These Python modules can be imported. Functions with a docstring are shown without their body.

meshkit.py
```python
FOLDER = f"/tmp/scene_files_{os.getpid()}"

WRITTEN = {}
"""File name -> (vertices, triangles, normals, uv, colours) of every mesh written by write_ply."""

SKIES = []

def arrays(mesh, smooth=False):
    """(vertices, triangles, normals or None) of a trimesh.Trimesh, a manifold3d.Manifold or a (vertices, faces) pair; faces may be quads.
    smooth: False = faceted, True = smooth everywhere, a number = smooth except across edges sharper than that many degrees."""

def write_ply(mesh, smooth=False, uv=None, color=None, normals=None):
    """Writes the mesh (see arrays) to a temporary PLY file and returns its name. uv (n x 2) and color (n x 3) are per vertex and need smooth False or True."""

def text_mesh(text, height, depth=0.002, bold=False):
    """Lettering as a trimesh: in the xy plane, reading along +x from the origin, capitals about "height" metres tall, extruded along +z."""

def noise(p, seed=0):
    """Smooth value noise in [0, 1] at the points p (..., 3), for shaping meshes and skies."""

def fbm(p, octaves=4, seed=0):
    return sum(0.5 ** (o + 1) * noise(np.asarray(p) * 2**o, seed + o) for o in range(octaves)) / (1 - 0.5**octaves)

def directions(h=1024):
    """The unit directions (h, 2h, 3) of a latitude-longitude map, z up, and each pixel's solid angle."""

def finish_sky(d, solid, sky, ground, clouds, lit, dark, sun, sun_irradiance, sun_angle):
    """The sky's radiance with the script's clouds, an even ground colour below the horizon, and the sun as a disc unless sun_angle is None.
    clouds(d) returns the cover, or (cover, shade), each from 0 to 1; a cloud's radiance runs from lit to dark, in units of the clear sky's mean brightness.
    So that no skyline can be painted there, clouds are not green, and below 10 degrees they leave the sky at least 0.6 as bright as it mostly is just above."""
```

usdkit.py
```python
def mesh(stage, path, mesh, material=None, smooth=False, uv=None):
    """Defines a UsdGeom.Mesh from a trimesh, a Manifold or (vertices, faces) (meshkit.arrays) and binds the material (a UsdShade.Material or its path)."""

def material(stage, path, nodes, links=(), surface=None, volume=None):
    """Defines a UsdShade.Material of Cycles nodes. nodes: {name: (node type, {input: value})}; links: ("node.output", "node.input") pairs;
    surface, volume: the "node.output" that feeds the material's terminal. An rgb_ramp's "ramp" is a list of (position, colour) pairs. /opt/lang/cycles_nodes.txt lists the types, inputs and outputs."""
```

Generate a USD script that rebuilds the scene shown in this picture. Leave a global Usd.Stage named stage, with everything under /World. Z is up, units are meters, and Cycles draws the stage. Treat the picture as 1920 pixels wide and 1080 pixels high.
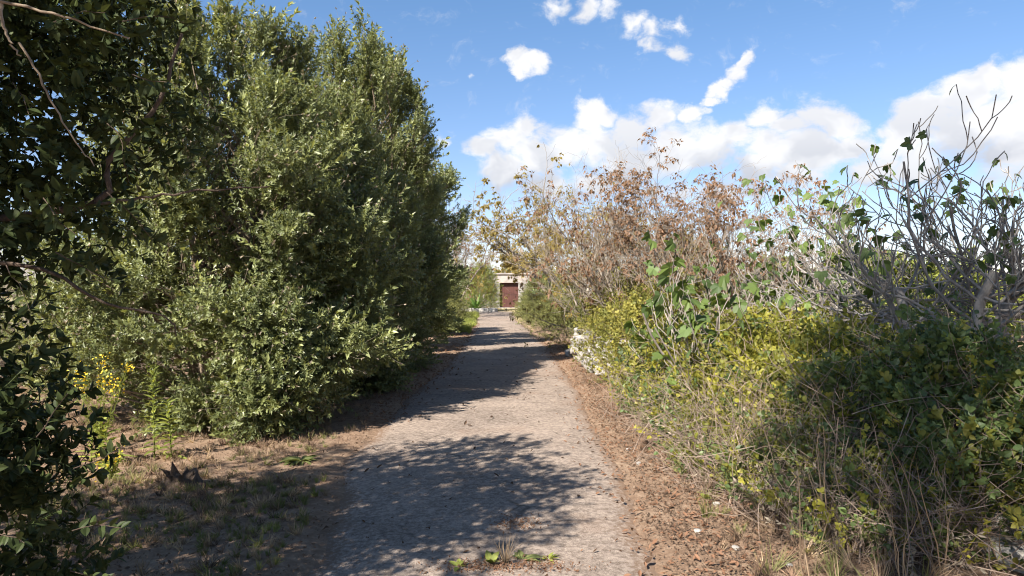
import math
import numpy as np
import trimesh
import meshkit
import usdkit
from pxr import Usd, UsdGeom, UsdLux, UsdShade, Sdf, Gf, Vt
from scipy.spatial.transform import Rotation

stage = Usd.Stage.CreateInMemory()
UsdGeom.SetStageUpAxis(stage, "Z")
UsdGeom.SetStageMetersPerUnit(stage, 1.0)
world = UsdGeom.Xform.Define(stage, "/World")
stage.SetDefaultPrim(world.GetPrim())
UsdGeom.Scope.Define(stage, "/World/Looks")

# ------------------------------------------------------------------ camera, sun, sky, exposure
EYE = 1.8
cam = UsdGeom.Camera.Define(stage, "/World/camera")
cam.CreateHorizontalApertureAttr(36.0)
cam.CreateVerticalApertureAttr(20.25)
cam.CreateFocalLengthAttr(24.0)
cam.CreateClippingRangeAttr(Gf.Vec2f(0.05, 4000))
cam.AddTranslateOp().Set(Gf.Vec3d(0, 0, EYE))
cam.AddRotateXOp().Set(90.0)
EXPOSURE = 1.62
cam.CreateExposureAttr(EXPOSURE)

SUN_EL = math.radians(41.0)
SUN_AZ = math.radians(-145.0)                 # atan2(x, y) of the direction towards the sun: behind the camera, left
sun_dir = np.array([math.cos(SUN_EL) * math.sin(SUN_AZ), math.cos(SUN_EL) * math.cos(SUN_AZ), math.sin(SUN_EL)])
sun = UsdLux.DistantLight.Define(stage, "/World/sun")
sun.CreateIntensityAttr(1.25)
sun.CreateAngleAttr(0.53)
sun.CreateNormalizeAttr(True)
sun.CreateColorAttr(Gf.Vec3f(1.0, 0.93, 0.84))
_m = Gf.Matrix4d().SetRotate(Gf.Rotation(Gf.Vec3d(0, 0, 1), Gf.Vec3d(*map(float, sun_dir))))
sun.AddTransformOp().Set(_m)

SKY_STRENGTH = 0.052
SKY_TINT = (0.84, 1.03, 1.17)


def px_dir(px, py):
    """Azimuth and elevation (radians) of a direction seen in the photograph; used only to say where in the sky the clouds hang."""
    a = (px - 960) / 1280.0
    e = (540 - py) / 1280.0
    return math.atan(a), math.atan2(e, math.hypot(1, a))


def make_sky():
    N, L = {}, []
    N["tc"] = ("texture_coordinate", {})
    N["sky"] = ("sky_texture", {"sky_type": "single_scattering", "sun_disc": False, "sun_elevation": SUN_EL, "sun_rotation": SUN_AZ,
                                "air_density": 1.0, "aerosol_density": 0.45, "ozone_density": 2.0, "altitude": 100.0})
    N["sep"] = ("separate_xyz", {})
    L.append(("tc.generated", "sep.vector"))
    N["az"] = ("math", {"math_type": "arctan2"})
    L += [("sep.x", "az.value1"), ("sep.y", "az.value2")]
    N["el"] = ("math", {"math_type": "arcsine"})
    L.append(("sep.z", "el.value1"))
    # a low stretch makes cumulus wider than tall
    N["els"] = ("math", {"math_type": "multiply", "value2": 1.35})
    L.append(("el.value", "els.value1"))
    N["co"] = ("combine_xyz", {})
    L += [("az.value", "co.x"), ("els.value", "co.y")]
    # billowing edges: warp the coordinates with noise
    N["n1"] = ("noise_texture", {"dimensions": "3D", "scale": 9.0, "detail": 3.0, "roughness": 0.55})
    N["n2"] = ("noise_texture", {"dimensions": "3D", "scale": 34.0, "detail": 5.0, "roughness": 0.6})
    for n, amp in (("n1", 0.085), ("n2", 0.04)):
        L.append(("co.vector", n + ".vector"))
        N[n + "s"] = ("vector_math", {"math_type": "subtract", "vector2": (0.5, 0.5, 0.5)})
        L.append((n + ".color", n + "s.vector1"))
        N[n + "m"] = ("vector_math", {"math_type": "multiply", "vector2": (amp, amp, 0.0)})
        L.append((n + "s.vector", n + "m.vector1"))
    N["w1"] = ("vector_math", {"math_type": "add"})
    L += [("co.vector", "w1.vector1"), ("n1m.vector", "w1.vector2")]
    N["w2"] = ("vector_math", {"math_type": "add"})
    L += [("w1.vector", "w2.vector1"), ("n2m.vector", "w2.vector2")]
    # (px, py, radius px, weight): the cumulus bank over the plain, two small puffs and some wisps
    blobs = [(905, 285, 40, 1), (950, 262, 52, 1), (990, 235, 38, 1), (1000, 290, 62, 1), (945, 320, 56, 1), (1060, 268, 62, 1), (1105, 215, 44, 1), (1130, 205, 36, 1),
             (1120, 262, 60, 1), (1185, 240, 48, 1), (1240, 222, 38, 1), (1290, 212, 26, 1), (1180, 295, 70, 1), (1255, 280, 66, 1), (1330, 275, 60, 1), (1375, 262, 46, 1),
             (1440, 212, 38, 1), (1475, 235, 42, 1), (1525, 222, 44, 1), (1560, 232, 40, 1), (1450, 285, 64, 1), (1520, 285, 62, 1), (1580, 270, 42, 1), (1500, 325, 46, 1), (1420, 320, 45, 1),
             (1655, 262, 34, 1), (1700, 250, 46, 1), (1745, 215, 46, 1), (1800, 178, 42, 1), (1830, 160, 32, 1), (1800, 240, 70, 1), (1870, 215, 66, 1), (1910, 160, 60, 1), (1950, 210, 90, 1), (1900, 270, 52, 1), (1640, 305, 46, 1), (1720, 300, 52, 1),
             (1345, 365, 36, 0.9), (1290, 372, 30, 0.8), (1410, 362, 30, 0.7), (1240, 350, 40, 0.8), (1100, 350, 50, 0.8), (1020, 345, 50, 0.9),
             (972, 118, 26, 1), (996, 128, 28, 1), (980, 140, 22, 1),
             (1390, 102, 20, 1), (1375, 122, 28, 1), (1352, 146, 28, 1), (1332, 168, 24, 1), (1318, 186, 15, 1), (1300, 215, 13, 0.9),
             (1195, 40, 26, 0.62), (1225, 55, 26, 0.62), (1225, 85, 20, 0.58), (1262, 85, 20, 0.58), (1265, 45, 18, 0.5),
             (1040, 2, 28, 0.6), (1100, 10, 30, 0.62), (1135, 8, 28, 0.62), (838, 260, 14, 0.42), (884, 144, 10, 0.36), (1890, 320, 40, 0.6), (1760, 340, 40, 0.5)]
    prev = None
    for k, (x, y, r, wgt) in enumerate(blobs):
        a, e = px_dir(x, y)
        rr = r / 1280.0 * 1.22
        N[f"d{k}"] = ("vector_math", {"math_type": "distance", "vector2": (a, e * 1.35, 0.0)})
        L.append(("w2.vector", f"d{k}.vector1"))
        N[f"b{k}"] = ("math", {"math_type": "multiply_add", "value2": -wgt / rr, "value3": wgt})
        L.append((f"d{k}.value", f"b{k}.value1"))
        if prev:
            N[f"m{k}"] = ("math", {"math_type": "smoothmax", "value3": 0.06})
            L += [(prev, f"m{k}.value1"), (f"b{k}.value", f"m{k}.value2")]
            prev = f"m{k}.value"
        else:
            prev = f"b{k}.value"
    # the same kind of cumulus, from noise alone, all round the rest of the horizon
    N["ng"] = ("noise_texture", {"dimensions": "3D", "scale": 3.2, "detail": 6.0, "roughness": 0.55})
    L.append(("tc.generated", "ng.vector"))
    N["ngr"] = ("map_range", {"range_type": "linear", "from_min": 0.56, "from_max": 0.8, "to_min": 0.0, "to_max": 0.9, "clamp": True})
    L.append(("ng.fac", "ngr.value"))
    N["abs"] = ("math", {"math_type": "absolute"})
    L.append(("az.value", "abs.value1"))
    N["side"] = ("map_range", {"range_type": "smoothstep", "from_min": 0.72, "from_max": 1.0, "to_min": 0.0, "to_max": 1.0, "clamp": True})
    L.append(("abs.value", "side.value"))
    N["ngs"] = ("math", {"math_type": "multiply"})
    L += [("ngr.result", "ngs.value1"), ("side.result", "ngs.value2")]
    N["all"] = ("math", {"math_type": "maximum"})
    L += [(prev, "all.value1"), ("ngs.value", "all.value2")]
    # ragged, torn edges
    N["ner"] = ("noise_texture", {"dimensions": "3D", "scale": 22.0, "detail": 7.0, "roughness": 0.68})
    N["nes"] = ("math", {"math_type": "subtract", "value2": 0.5})
    N["era"] = ("math", {"math_type": "multiply_add", "value2": 1.15})
    L += [("w1.vector", "ner.vector"), ("ner.fac", "nes.value1"), ("nes.value", "era.value1"), ("all.value", "era.value3")]
    N["cov"] = ("map_range", {"range_type": "smoothstep", "from_min": 0.04, "from_max": 0.62, "to_min": 0.0, "to_max": 1.0, "clamp": True})
    L.append(("era.value", "cov.value"))
    # a thin veil breaks the evenness of the clear part
    # shading: bright billows, grey soft undersides
    N["n3"] = ("noise_texture", {"dimensions": "3D", "scale": 13.0, "detail": 4.0, "roughness": 0.5})
    N["w3"] = ("vector_math", {"math_type": "add", "vector2": (0.012, -0.03, 0.0)})
    L += [("w1.vector", "w3.vector1"), ("w3.vector", "n3.vector")]
    N["sh"] = ("map_range", {"range_type": "smoothstep", "from_min": 0.38, "from_max": 0.62, "to_min": 0.0, "to_max": 1.0, "clamp": True})
    L.append(("n3.fac", "sh.value"))
    N["elr"] = ("map_range", {"range_type": "smoothstep", "from_min": 0.10, "from_max": 0.24, "to_min": 0.0, "to_max": 0.75, "clamp": True})
    L.append(("el.value", "elr.value"))
    N["shs"] = ("math", {"math_type": "multiply_add", "value2": 0.55, "use_clamp": True})
    L += [("sh.result", "shs.value1"), ("elr.result", "shs.value3")]
    N["cc"] = ("mix_color", {"blend_type": "mix", "a": (3.25, 3.45, 4.0), "b": (6.5, 6.5, 6.6), "use_clamp": False})
    L.append(("shs.value", "cc.fac"))
    # clear sky, a touch deeper than the model
    N["hz"] = ("rgb_ramp", {"ramp": [(0.0, (0.98, 0.92, 1.08)), (0.16, (0.93, 0.95, 1.08)), (0.4, SKY_TINT), (1.0, SKY_TINT)]})
    N["tint"] = ("mix", {"mix_type": "multiply", "fac": 1.0})
    L += [("el.value", "hz.fac"), ("hz.color", "tint.color2")]
    L.append(("sky.color", "tint.color1"))
    N["mx"] = ("mix_color", {"blend_type": "mix", "use_clamp": False})
    N["cvm"] = ("math", {"math_type": "multiply", "value2": 0.96})
    L += [("cov.result", "cvm.value1"), ("cvm.value", "mx.fac"), ("tint.color", "mx.a"), ("cc.result", "mx.b")]
    N["bg"] = ("background_shader", {"strength": SKY_STRENGTH})
    L.append(("mx.result", "bg.color"))
    return usdkit.material(stage, "/World/Looks/sky_look", N, L, surface="bg.background")


dome = UsdLux.DomeLight.Define(stage, "/World/sky")
UsdShade.MaterialBindingAPI.Apply(dome.GetPrim()).Bind(make_sky())
dome.GetPrim().SetCustomDataByKey("kind", "structure")

# ------------------------------------------------------------------ helpers
COUNT = {}


def numbered(parent, name):
    k = (parent, name)
    n = COUNT.get(k, 0)
    COUNT[k] = n + 1
    return f"{parent}/{name}" if n == 0 else f"{parent}/{name}_{n:03d}"


def keys(prim, label=None, category=None, group=None, kind=None):
    for k, v in (("label", label), ("category", category), ("group", group), ("kind", kind)):
        if v:
            prim.SetCustomDataByKey(k, v)
    return prim


def thing(name, label, category, loc=(0, 0, 0), rotz=0.0, group=None, kind=None):
    x = UsdGeom.Xform.Define(stage, numbered("/World", name))
    x.AddTranslateOp().Set(Gf.Vec3d(*map(float, loc)))
    if rotz:
        x.AddRotateZOp().Set(float(rotz))
    keys(x.GetPrim(), label, category, group, kind)
    return str(x.GetPath())


def part(parent, name, mesh, mat, smooth=False, kind=None, label=None):
    p = numbered(parent, name)
    m = usdkit.mesh(stage, p, mesh, mat, smooth=smooth)
    m.CreateDoubleSidedAttr(True)
    keys(m.GetPrim(), label=label, kind=kind)
    return p


def top(name, mesh, mat, label=None, category=None, group=None, kind=None, smooth=False):
    p = numbered("/World", name)
    m = usdkit.mesh(stage, p, mesh, mat, smooth=smooth)
    m.CreateDoubleSidedAttr(True)
    keys(m.GetPrim(), label, category, group, kind)
    return p


def unit(v):
    v = np.asarray(v, float)
    return v / (np.linalg.norm(v, axis=-1, keepdims=True) + 1e-12)


def frames(ydir, rng, zref=None, roll=None):
    """Rotation matrices whose columns are x, y (= ydir), z; z leans to zref where given, else is random."""
    y = unit(ydir)
    ref = unit(rng.normal(size=y.shape)) if zref is None else np.broadcast_to(zref, y.shape) + rng.normal(size=y.shape) * (roll or 0)
    x = unit(np.cross(y, ref))
    z = np.cross(x, y)
    return np.stack([x, y, z], -1)


def instancer(parent, name, protos, pos, rot, scale, idx, kind="stuff", label=None):
    """protos: list of (mesh, material). pos n x 3, rot n x 3 x 3, scale n, idx n."""
    p = numbered(parent, name)
    pi = UsdGeom.PointInstancer.Define(stage, p)
    for k, (mesh, mat) in enumerate(protos):
        q = f"{p}/sprig_{k:03d}"
        m = usdkit.mesh(stage, q, mesh, mat)
        m.CreateDoubleSidedAttr(True)
        pi.CreatePrototypesRel().AddTarget(q)
    pos = np.asarray(pos, np.float32)
    quat = Rotation.from_matrix(np.asarray(rot)).as_quat().astype(np.float16)
    pi.CreatePositionsAttr(Vt.Vec3fArray.FromNumpy(np.ascontiguousarray(pos)))
    pi.CreateOrientationsAttr(Vt.QuathArray.FromNumpy(np.ascontiguousarray(quat)))
    s = np.asarray(scale, np.float32)
    s = np.repeat(s[:, None], 3, 1) if s.ndim == 1 else s
    pi.CreateScalesAttr(Vt.Vec3fArray.FromNumpy(np.ascontiguousarray(s)))
    pi.CreateProtoIndicesAttr(Vt.IntArray.FromNumpy(np.asarray(idx, np.int32)))
    keys(pi.GetPrim(), label=label, kind=kind)
    return p


def join(parts):
    v, f, n = [], [], 0
    for a, b in parts:
        if len(a) == 0:
            continue
        v.append(a)
        f.append(np.asarray(b) + n)
        n += len(a)
    return np.vstack(v), np.vstack(f)


def tubes(P, R, sides=4):
    """N polylines (N x K x 3) with radii (N x K) as one mesh of tapered tubes, closed at the tip."""
    P, R = np.asarray(P, float), np.asarray(R, float)
    n, k, _ = P.shape
    t = unit(np.gradient(P, axis=1))
    ref = np.where(np.abs(t[..., 2:]) < 0.9, [0, 0, 1.0], [1.0, 0, 0])
    ref[:] = ref[:, :1]
    a = unit(np.cross(t, ref))
    b = np.cross(t, a)
    ang = np.arange(sides) * 2 * np.pi / sides
    v = P[:, :, None] + R[:, :, None, None] * (np.cos(ang)[:, None] * a[:, :, None] + np.sin(ang)[:, None] * b[:, :, None])
    i, j = np.meshgrid(np.arange(k - 1), np.arange(sides), indexing="ij")
    q = np.stack([i * sides + j, i * sides + (j + 1) % sides, (i + 1) * sides + (j + 1) % sides, (i + 1) * sides + j], -1).reshape(-1, 4)
    f = np.vstack([q[:, [0, 1, 2]], q[:, [0, 2, 3]]])
    f = (f[None] + (np.arange(n) * k * sides)[:, None, None]).reshape(-1, 3)
    return v.reshape(-1, 3), f


def paths(rng, start, dirs, lens, k=6, wob=0.25, up=0.0, kink=0.0):
    """Wandering polylines (N x k x 3). up pulls them upwards along their length (negative: they droop)."""
    d = unit(dirs)
    n = len(d)
    P = [np.asarray(start, float)]
    step = (np.asarray(lens, float) / (k - 1))[:, None]
    for i in range(k - 1):
        P.append(P[-1] + d * step)
        d = unit(d + rng.normal(size=(n, 3)) * (wob + (kink if i % 2 else 0)) / math.sqrt(k - 1) + np.array([0, 0, up]) * 1.0 / (k - 1))
    return np.stack(P, 1)


def grow(rng, start, dirs, lens, rads, levels, k=6, taper=0.45):
    """Branching wood, level by level. levels: dicts (n children, angle, lr length ratio, rr radius ratio, t0 first place, wob, up).
    Returns [(P, R)] per level; the tips of the last level are its P[:, -1]."""
    out = []
    P = paths(rng, start, dirs, lens, k, levels[0].get("wob", 0.25), levels[0].get("up", 0.0), levels[0].get("kink", 0))
    R = np.asarray(rads)[:, None] * np.linspace(1, taper, k)[None]
    out.append((P, R))
    L = np.asarray(lens, float)
    for lv in levels[1:]:
        n = len(P)
        c = lv["n"]
        par = np.repeat(np.arange(n), c)
        t = (lv.get("t0", 0.3) + (1 - lv.get("t0", 0.3)) * ((np.tile(np.arange(c), n) + rng.random(n * c)) / c)) * (k - 1) * 0.999
        i = t.astype(int)
        fr = (t - i)[:, None]
        s = P[par, i] * (1 - fr) + P[par, i + 1] * fr
        dpar = unit(P[par, i + 1] - P[par, i])
        side = unit(np.cross(dpar, rng.normal(size=dpar.shape)))
        ang = np.radians(lv.get("angle", 40)) * (0.6 + 0.8 * rng.random(n * c))
        d = dpar * np.cos(ang)[:, None] + side * np.sin(ang)[:, None] + np.array([0, 0, lv.get("lift", 0.0)])
        ln = L[par] * lv.get("lr", 0.6) * (0.6 + 0.7 * rng.random(n * c)) * (1.15 - 0.45 * t / (k - 1))
        r0 = (R[par, i]) * lv.get("rr", 0.6)
        keep = rng.random(n * c) < lv.get("keep", 1.0)
        s, d, ln, r0 = s[keep], d[keep], ln[keep], r0[keep]
        P = paths(rng, s, d, ln, k, lv.get("wob", 0.25), lv.get("up", 0.0), lv.get("kink", 0))
        R = np.maximum(r0[:, None] * np.linspace(1, taper, k)[None], lv.get("rmin", 0.0015))
        L = ln
        out.append((P, R))
    return out


def wood(levels, sides=(7, 5, 4, 3, 3)):
    return join([tubes(P, R, sides[min(i, len(sides) - 1)]) for i, (P, R) in enumerate(levels)])


# leaf outlines: along +y, unit length
def leaf_simple(w=0.4, fold=0.06, droop=0.12):
    v = np.array([[0, 0, 0], [-w / 2, 0.42, fold], [w / 2, 0.42, fold], [0, 0.45, 0], [0, 1, -droop]])
    return v, np.array([[0, 3, 1], [0, 2, 3], [1, 3, 4], [3, 2, 4]])


def leaf_fine(w=0.45, fold=0.07, droop=0.18, wave=0.0):
    y = np.array([0.0, 0.12, 0.35, 0.6, 0.82, 1.0])
    hw = np.array([0.02, 0.28, 0.5, 0.46, 0.26, 0.0]) * w
    z = -droop * y ** 2
    v = []
    for a, b, c, s in zip(y, hw, z, (0, 1, -1, 1, -1, 0)):
        v += [[-b, a, c + fold * b / w * 2 + wave * s * b], [0, a, c], [b, a, c + fold * b / w * 2 - wave * s * b]]
    f = []
    for i in range(5):
        o = 3 * i
        f += [[o, o + 1, o + 4], [o, o + 4, o + 3], [o + 1, o + 2, o + 5], [o + 1, o + 5, o + 4]]
    f = [q for q in f if not (q[1] == 16 and False)]
    return np.array(v), np.array(f)


def leaf_fig(droop=0.55):
    """Five blunt lobes round the top of the stalk."""
    ang = np.radians([-155, -120, -92, -68, -52, -34, -20, -9, 0, 9, 20, 34, 52, 68, 92, 120, 155])
    rad = np.array([0.3, 0.46, 0.52, 0.46, 0.62, 0.74, 0.62, 0.82, 0.92, 0.82, 0.62, 0.74, 0.62, 0.46, 0.52, 0.46, 0.3])
    x, y = np.sin(ang) * rad, np.cos(ang) * rad
    r2 = np.hypot(x, y)
    v = np.column_stack([x, y + 0.15, -droop * r2 ** 1.6 + 0.38 * np.abs(x)])
    v = np.vstack([[[0, 0.15, 0.03], [0, 0.55, -0.04]], v])
    f = []
    n = len(ang)
    for i in range(n - 1):
        f.append([0, 2 + i + 1, 2 + i])
    return v, np.array(f)


def leaf_round(w=0.85, fold=0.08, droop=0.1):
    a = np.linspace(-math.pi, math.pi, 9)[:-1]
    v = np.column_stack([np.sin(a) * w / 2, 0.5 + 0.5 * np.cos(a), fold * np.abs(np.sin(a)) - droop * (0.5 + 0.5 * np.cos(a)) ** 2])
    v = np.vstack([[[0, 0.5, -0.02]], v])
    return v, np.array([[0, 1 + (i + 1) % 8, 1 + i] for i in range(8)])


def place(tmpl, pos, rot, scale):
    """Copies of a small template joined into one mesh."""
    v, f = tmpl
    s = np.asarray(scale, float)
    s = s[:, None, None] if s.ndim == 1 else s[:, None, :]
    V = np.einsum("nij,nkj->nki", rot, v[None] * s) + np.asarray(pos)[:, None]
    F = f[None] + (np.arange(len(pos)) * len(v))[:, None, None]
    return V.reshape(-1, 3), F.reshape(-1, 3)


def sprig(rng, tmpl, n=24, length=0.3, leaf=0.055, spread=55, stem=0.0022, side=3, up=0.2, top_tuft=4, leafvar=0.3, bare=0.1, bend=0.25):
    """A leafy twig along +y: a thin stem with leaves set round it, some in a tuft at the tip."""
    P = paths(rng, np.zeros((1, 3)), np.array([[0, 1.0, 0]]), np.array([length]), 6, bend, 0.0)
    t = np.concatenate([bare + (1 - bare) * (np.arange(n - top_tuft) + rng.random(n - top_tuft)) / (n - top_tuft), np.ones(top_tuft)]) * 4.999
    i = t.astype(int)
    fr = (t - i)[:, None]
    pos = P[0, i] * (1 - fr) + P[0, i + 1] * fr
    d = unit(P[0, i + 1] - P[0, i])
    phi = np.arange(n) * 2.4 + rng.normal(size=n) * 0.4
    ring = np.column_stack([np.cos(phi), np.zeros(n), np.sin(phi)])
    ring = unit(ring - d * (ring * d).sum(1, keepdims=True))
    ang = np.radians(spread) * (0.7 + 0.6 * rng.random(n)) * np.where(t > 4.9, 0.65, 1.0)
    y = d * np.cos(ang)[:, None] + ring * np.sin(ang)[:, None]
    rot = frames(y, rng, d, 0.35)
    sc = leaf * (1 + leafvar * rng.normal(size=n)).clip(0.45, 1.6)
    return join([tubes(P, stem * np.linspace(1, 0.5, 6)[None], side), place(tmpl, pos, rot, sc)])


def smooth01(a, b, x):
    t = np.clip((np.asarray(x, float) - a) / (b - a), 0, 1)
    return t * t * (3 - 2 * t)


# ------------------------------------------------------------------ materials
LOOK = {}


def foliage_mat(name, stops, rough=0.45, trans=0.25, spec=0.4, tcol=None, vary=0.35, under=1.25):
    """Leaves: colour differs from leaf to leaf and sprig to sprig; thin enough to let some sun through; paler underneath."""
    tcol = tcol or tuple(min(1.0, c * 1.5) for c in np.mean([s[1] for s in stops], axis=0))
    N = {"g": ("geometry", {}), "oi": ("object_info", {}), "r": ("rgb_ramp", {"ramp": stops}),
         "add": ("math", {"math_type": "multiply_add", "value2": 0.45}), "ml": ("math", {"math_type": "multiply_add", "value2": 0.75, "value3": -0.1}),
         "val": ("math", {"math_type": "multiply_add", "value2": vary, "value3": 1.0 - vary / 2}),
         "hsv": ("hsv", {"hue": 0.5, "saturation": 1.0, "fac": 1.0}),
         "back": ("math", {"math_type": "multiply_add", "value2": under - 1.0, "value3": 1.0}),
         "vb": ("math", {"math_type": "multiply"}),
         "p": ("principled_bsdf", {"roughness": rough, "specular_ior_level": spec}),
         "t": ("translucent_bsdf", {}), "tm": ("mix", {"mix_type": "multiply", "fac": 1.0, "color2": (1.9, 1.7, 0.9)}), "m": ("mix_closure", {"fac": trans})}
    L = [("g.random_per_island", "ml.value1"), ("oi.random", "add.value1"), ("ml.value", "add.value3"), ("add.value", "r.fac"),
         ("oi.random", "val.value1"), ("g.backfacing", "back.value1"), ("val.value", "vb.value1"), ("back.value", "vb.value2"),
         ("vb.value", "hsv.value"), ("r.color", "hsv.color"), ("hsv.color", "p.base_color"), ("hsv.color", "tm.color1"), ("tm.color", "t.color"),
         ("p.BSDF", "m.closure1"), ("t.BSDF", "m.closure2")]
    LOOK[name] = usdkit.material(stage, "/World/Looks/" + name, N, L, surface="m.closure")
    return LOOK[name]


def rough_mat(name, stops, scale=12.0, detail=6.0, rough=0.85, bump=0.4, dist=0.02, stretch=(1, 1, 1), spec=0.25, scale2=None, mixc=None, space="object"):
    """Bark, stone, plaster, soil: noise colours, fine relief."""
    N = {"tc": ("geometry", {}) if space == "world" else ("texture_coordinate", {}), "mp": ("mapping", {"scale": stretch}),
         "n": ("noise_texture", {"scale": scale, "detail": detail, "roughness": 0.6}), "r": ("rgb_ramp", {"ramp": stops}),
         "nb": ("noise_texture", {"scale": scale * 4, "detail": 4.0, "roughness": 0.65}), "b": ("bump", {"strength": bump, "distance": dist}),
         "p": ("principled_bsdf", {"roughness": rough, "specular_ior_level": spec})}
    L = [("tc.position" if space == "world" else "tc.object", "mp.vector"), ("mp.vector", "n.vector"), ("mp.vector", "nb.vector"), ("n.fac", "r.fac"), ("r.color", "p.base_color"),
         ("nb.fac", "b.height"), ("b.normal", "p.normal")]
    if mixc:
        N["n2"] = ("noise_texture", {"scale": scale2, "detail": 3.0, "roughness": 0.5})
        N["mr"] = ("map_range", {"range_type": "smoothstep", "from_min": 0.45, "from_max": 0.62, "to_min": 0.0, "to_max": 1.0, "clamp": True})
        N["mx"] = ("mix", {"mix_type": "mix", "color2": mixc})
        L = [x for x in L if x[1] != "p.base_color"] + [("mp.vector", "n2.vector"), ("n2.fac", "mr.value"), ("mr.result", "mx.fac"), ("r.color", "mx.color1"), ("mx.color", "p.base_color")]
    LOOK[name] = usdkit.material(stage, "/World/Looks/" + name, N, L, surface="p.BSDF")
    return LOOK[name]

# ------------------------------------------------------------------ palette
foliage_mat("laurel_leaf", [(0, (0.0985, 0.1203, 0.0458)), (0.45, (0.1773, 0.1967, 0.0785)), (0.8, (0.2759, 0.2811, 0.1309)), (1, (0.394, 0.3612, 0.221))], rough=0.42, trans=0.24, spec=0.5)
foliage_mat("laurel_leaf_olive", [(0, (0.134, 0.154, 0.0539)), (0.5, (0.2178, 0.2341, 0.0936)), (0.85, (0.3238, 0.3326, 0.1559)), (1, (0.4244, 0.4066, 0.2693))], rough=0.42, trans=0.22, spec=0.45)
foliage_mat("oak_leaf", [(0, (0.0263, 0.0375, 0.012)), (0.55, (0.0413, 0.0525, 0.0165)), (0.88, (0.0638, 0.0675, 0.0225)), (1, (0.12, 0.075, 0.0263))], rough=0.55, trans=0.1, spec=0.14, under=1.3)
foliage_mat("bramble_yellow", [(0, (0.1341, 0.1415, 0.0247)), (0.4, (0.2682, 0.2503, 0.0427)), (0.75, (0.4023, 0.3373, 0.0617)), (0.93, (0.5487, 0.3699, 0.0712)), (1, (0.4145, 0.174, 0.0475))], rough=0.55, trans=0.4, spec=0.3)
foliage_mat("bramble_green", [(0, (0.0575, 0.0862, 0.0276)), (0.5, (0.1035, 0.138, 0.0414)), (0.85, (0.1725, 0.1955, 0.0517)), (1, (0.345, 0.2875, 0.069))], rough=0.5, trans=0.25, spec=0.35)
foliage_mat("bramble_rust", [(0, (0.12, 0.13, 0.03)), (0.35, (0.22, 0.2, 0.045)), (0.65, (0.32, 0.22, 0.05)), (1, (0.27, 0.12, 0.04))], rough=0.55, trans=0.3, spec=0.3)
foliage_mat("scrub_olive", [(0, (0.11, 0.12, 0.04)), (0.5, (0.19, 0.19, 0.065)), (0.9, (0.28, 0.25, 0.10)), (1, (0.32, 0.22, 0.09))], rough=0.6, trans=0.25, spec=0.25)
foliage_mat("tree_rust_leaf", [(0, (0.099, 0.0575, 0.0385)), (0.45, (0.1633, 0.0993, 0.0596)), (0.8, (0.2376, 0.1672, 0.0826)), (1, (0.2178, 0.1881, 0.0734))], rough=0.6, trans=0.25, spec=0.25)
foliage_mat("tree_ochre_leaf", [(0, (0.221, 0.1736, 0.0522)), (0.4, (0.364, 0.252, 0.076)), (0.75, (0.52, 0.3136, 0.0808)), (1, (0.52, 0.2464, 0.0855))], rough=0.6, trans=0.3, spec=0.25)
foliage_mat("fig_leaf_green", [(0, (0.07, 0.1056, 0.025)), (0.5, (0.11, 0.1496, 0.035)), (0.85, (0.2, 0.2024, 0.05)), (1, (0.36, 0.2816, 0.07))], rough=0.55, trans=0.28, spec=0.3)
foliage_mat("fig_leaf_dark", [(0, (0.05, 0.08, 0.025)), (0.55, (0.08, 0.11, 0.035)), (0.9, (0.15, 0.15, 0.05)), (1, (0.22, 0.17, 0.06))], rough=0.55, trans=0.2, spec=0.3)
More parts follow.
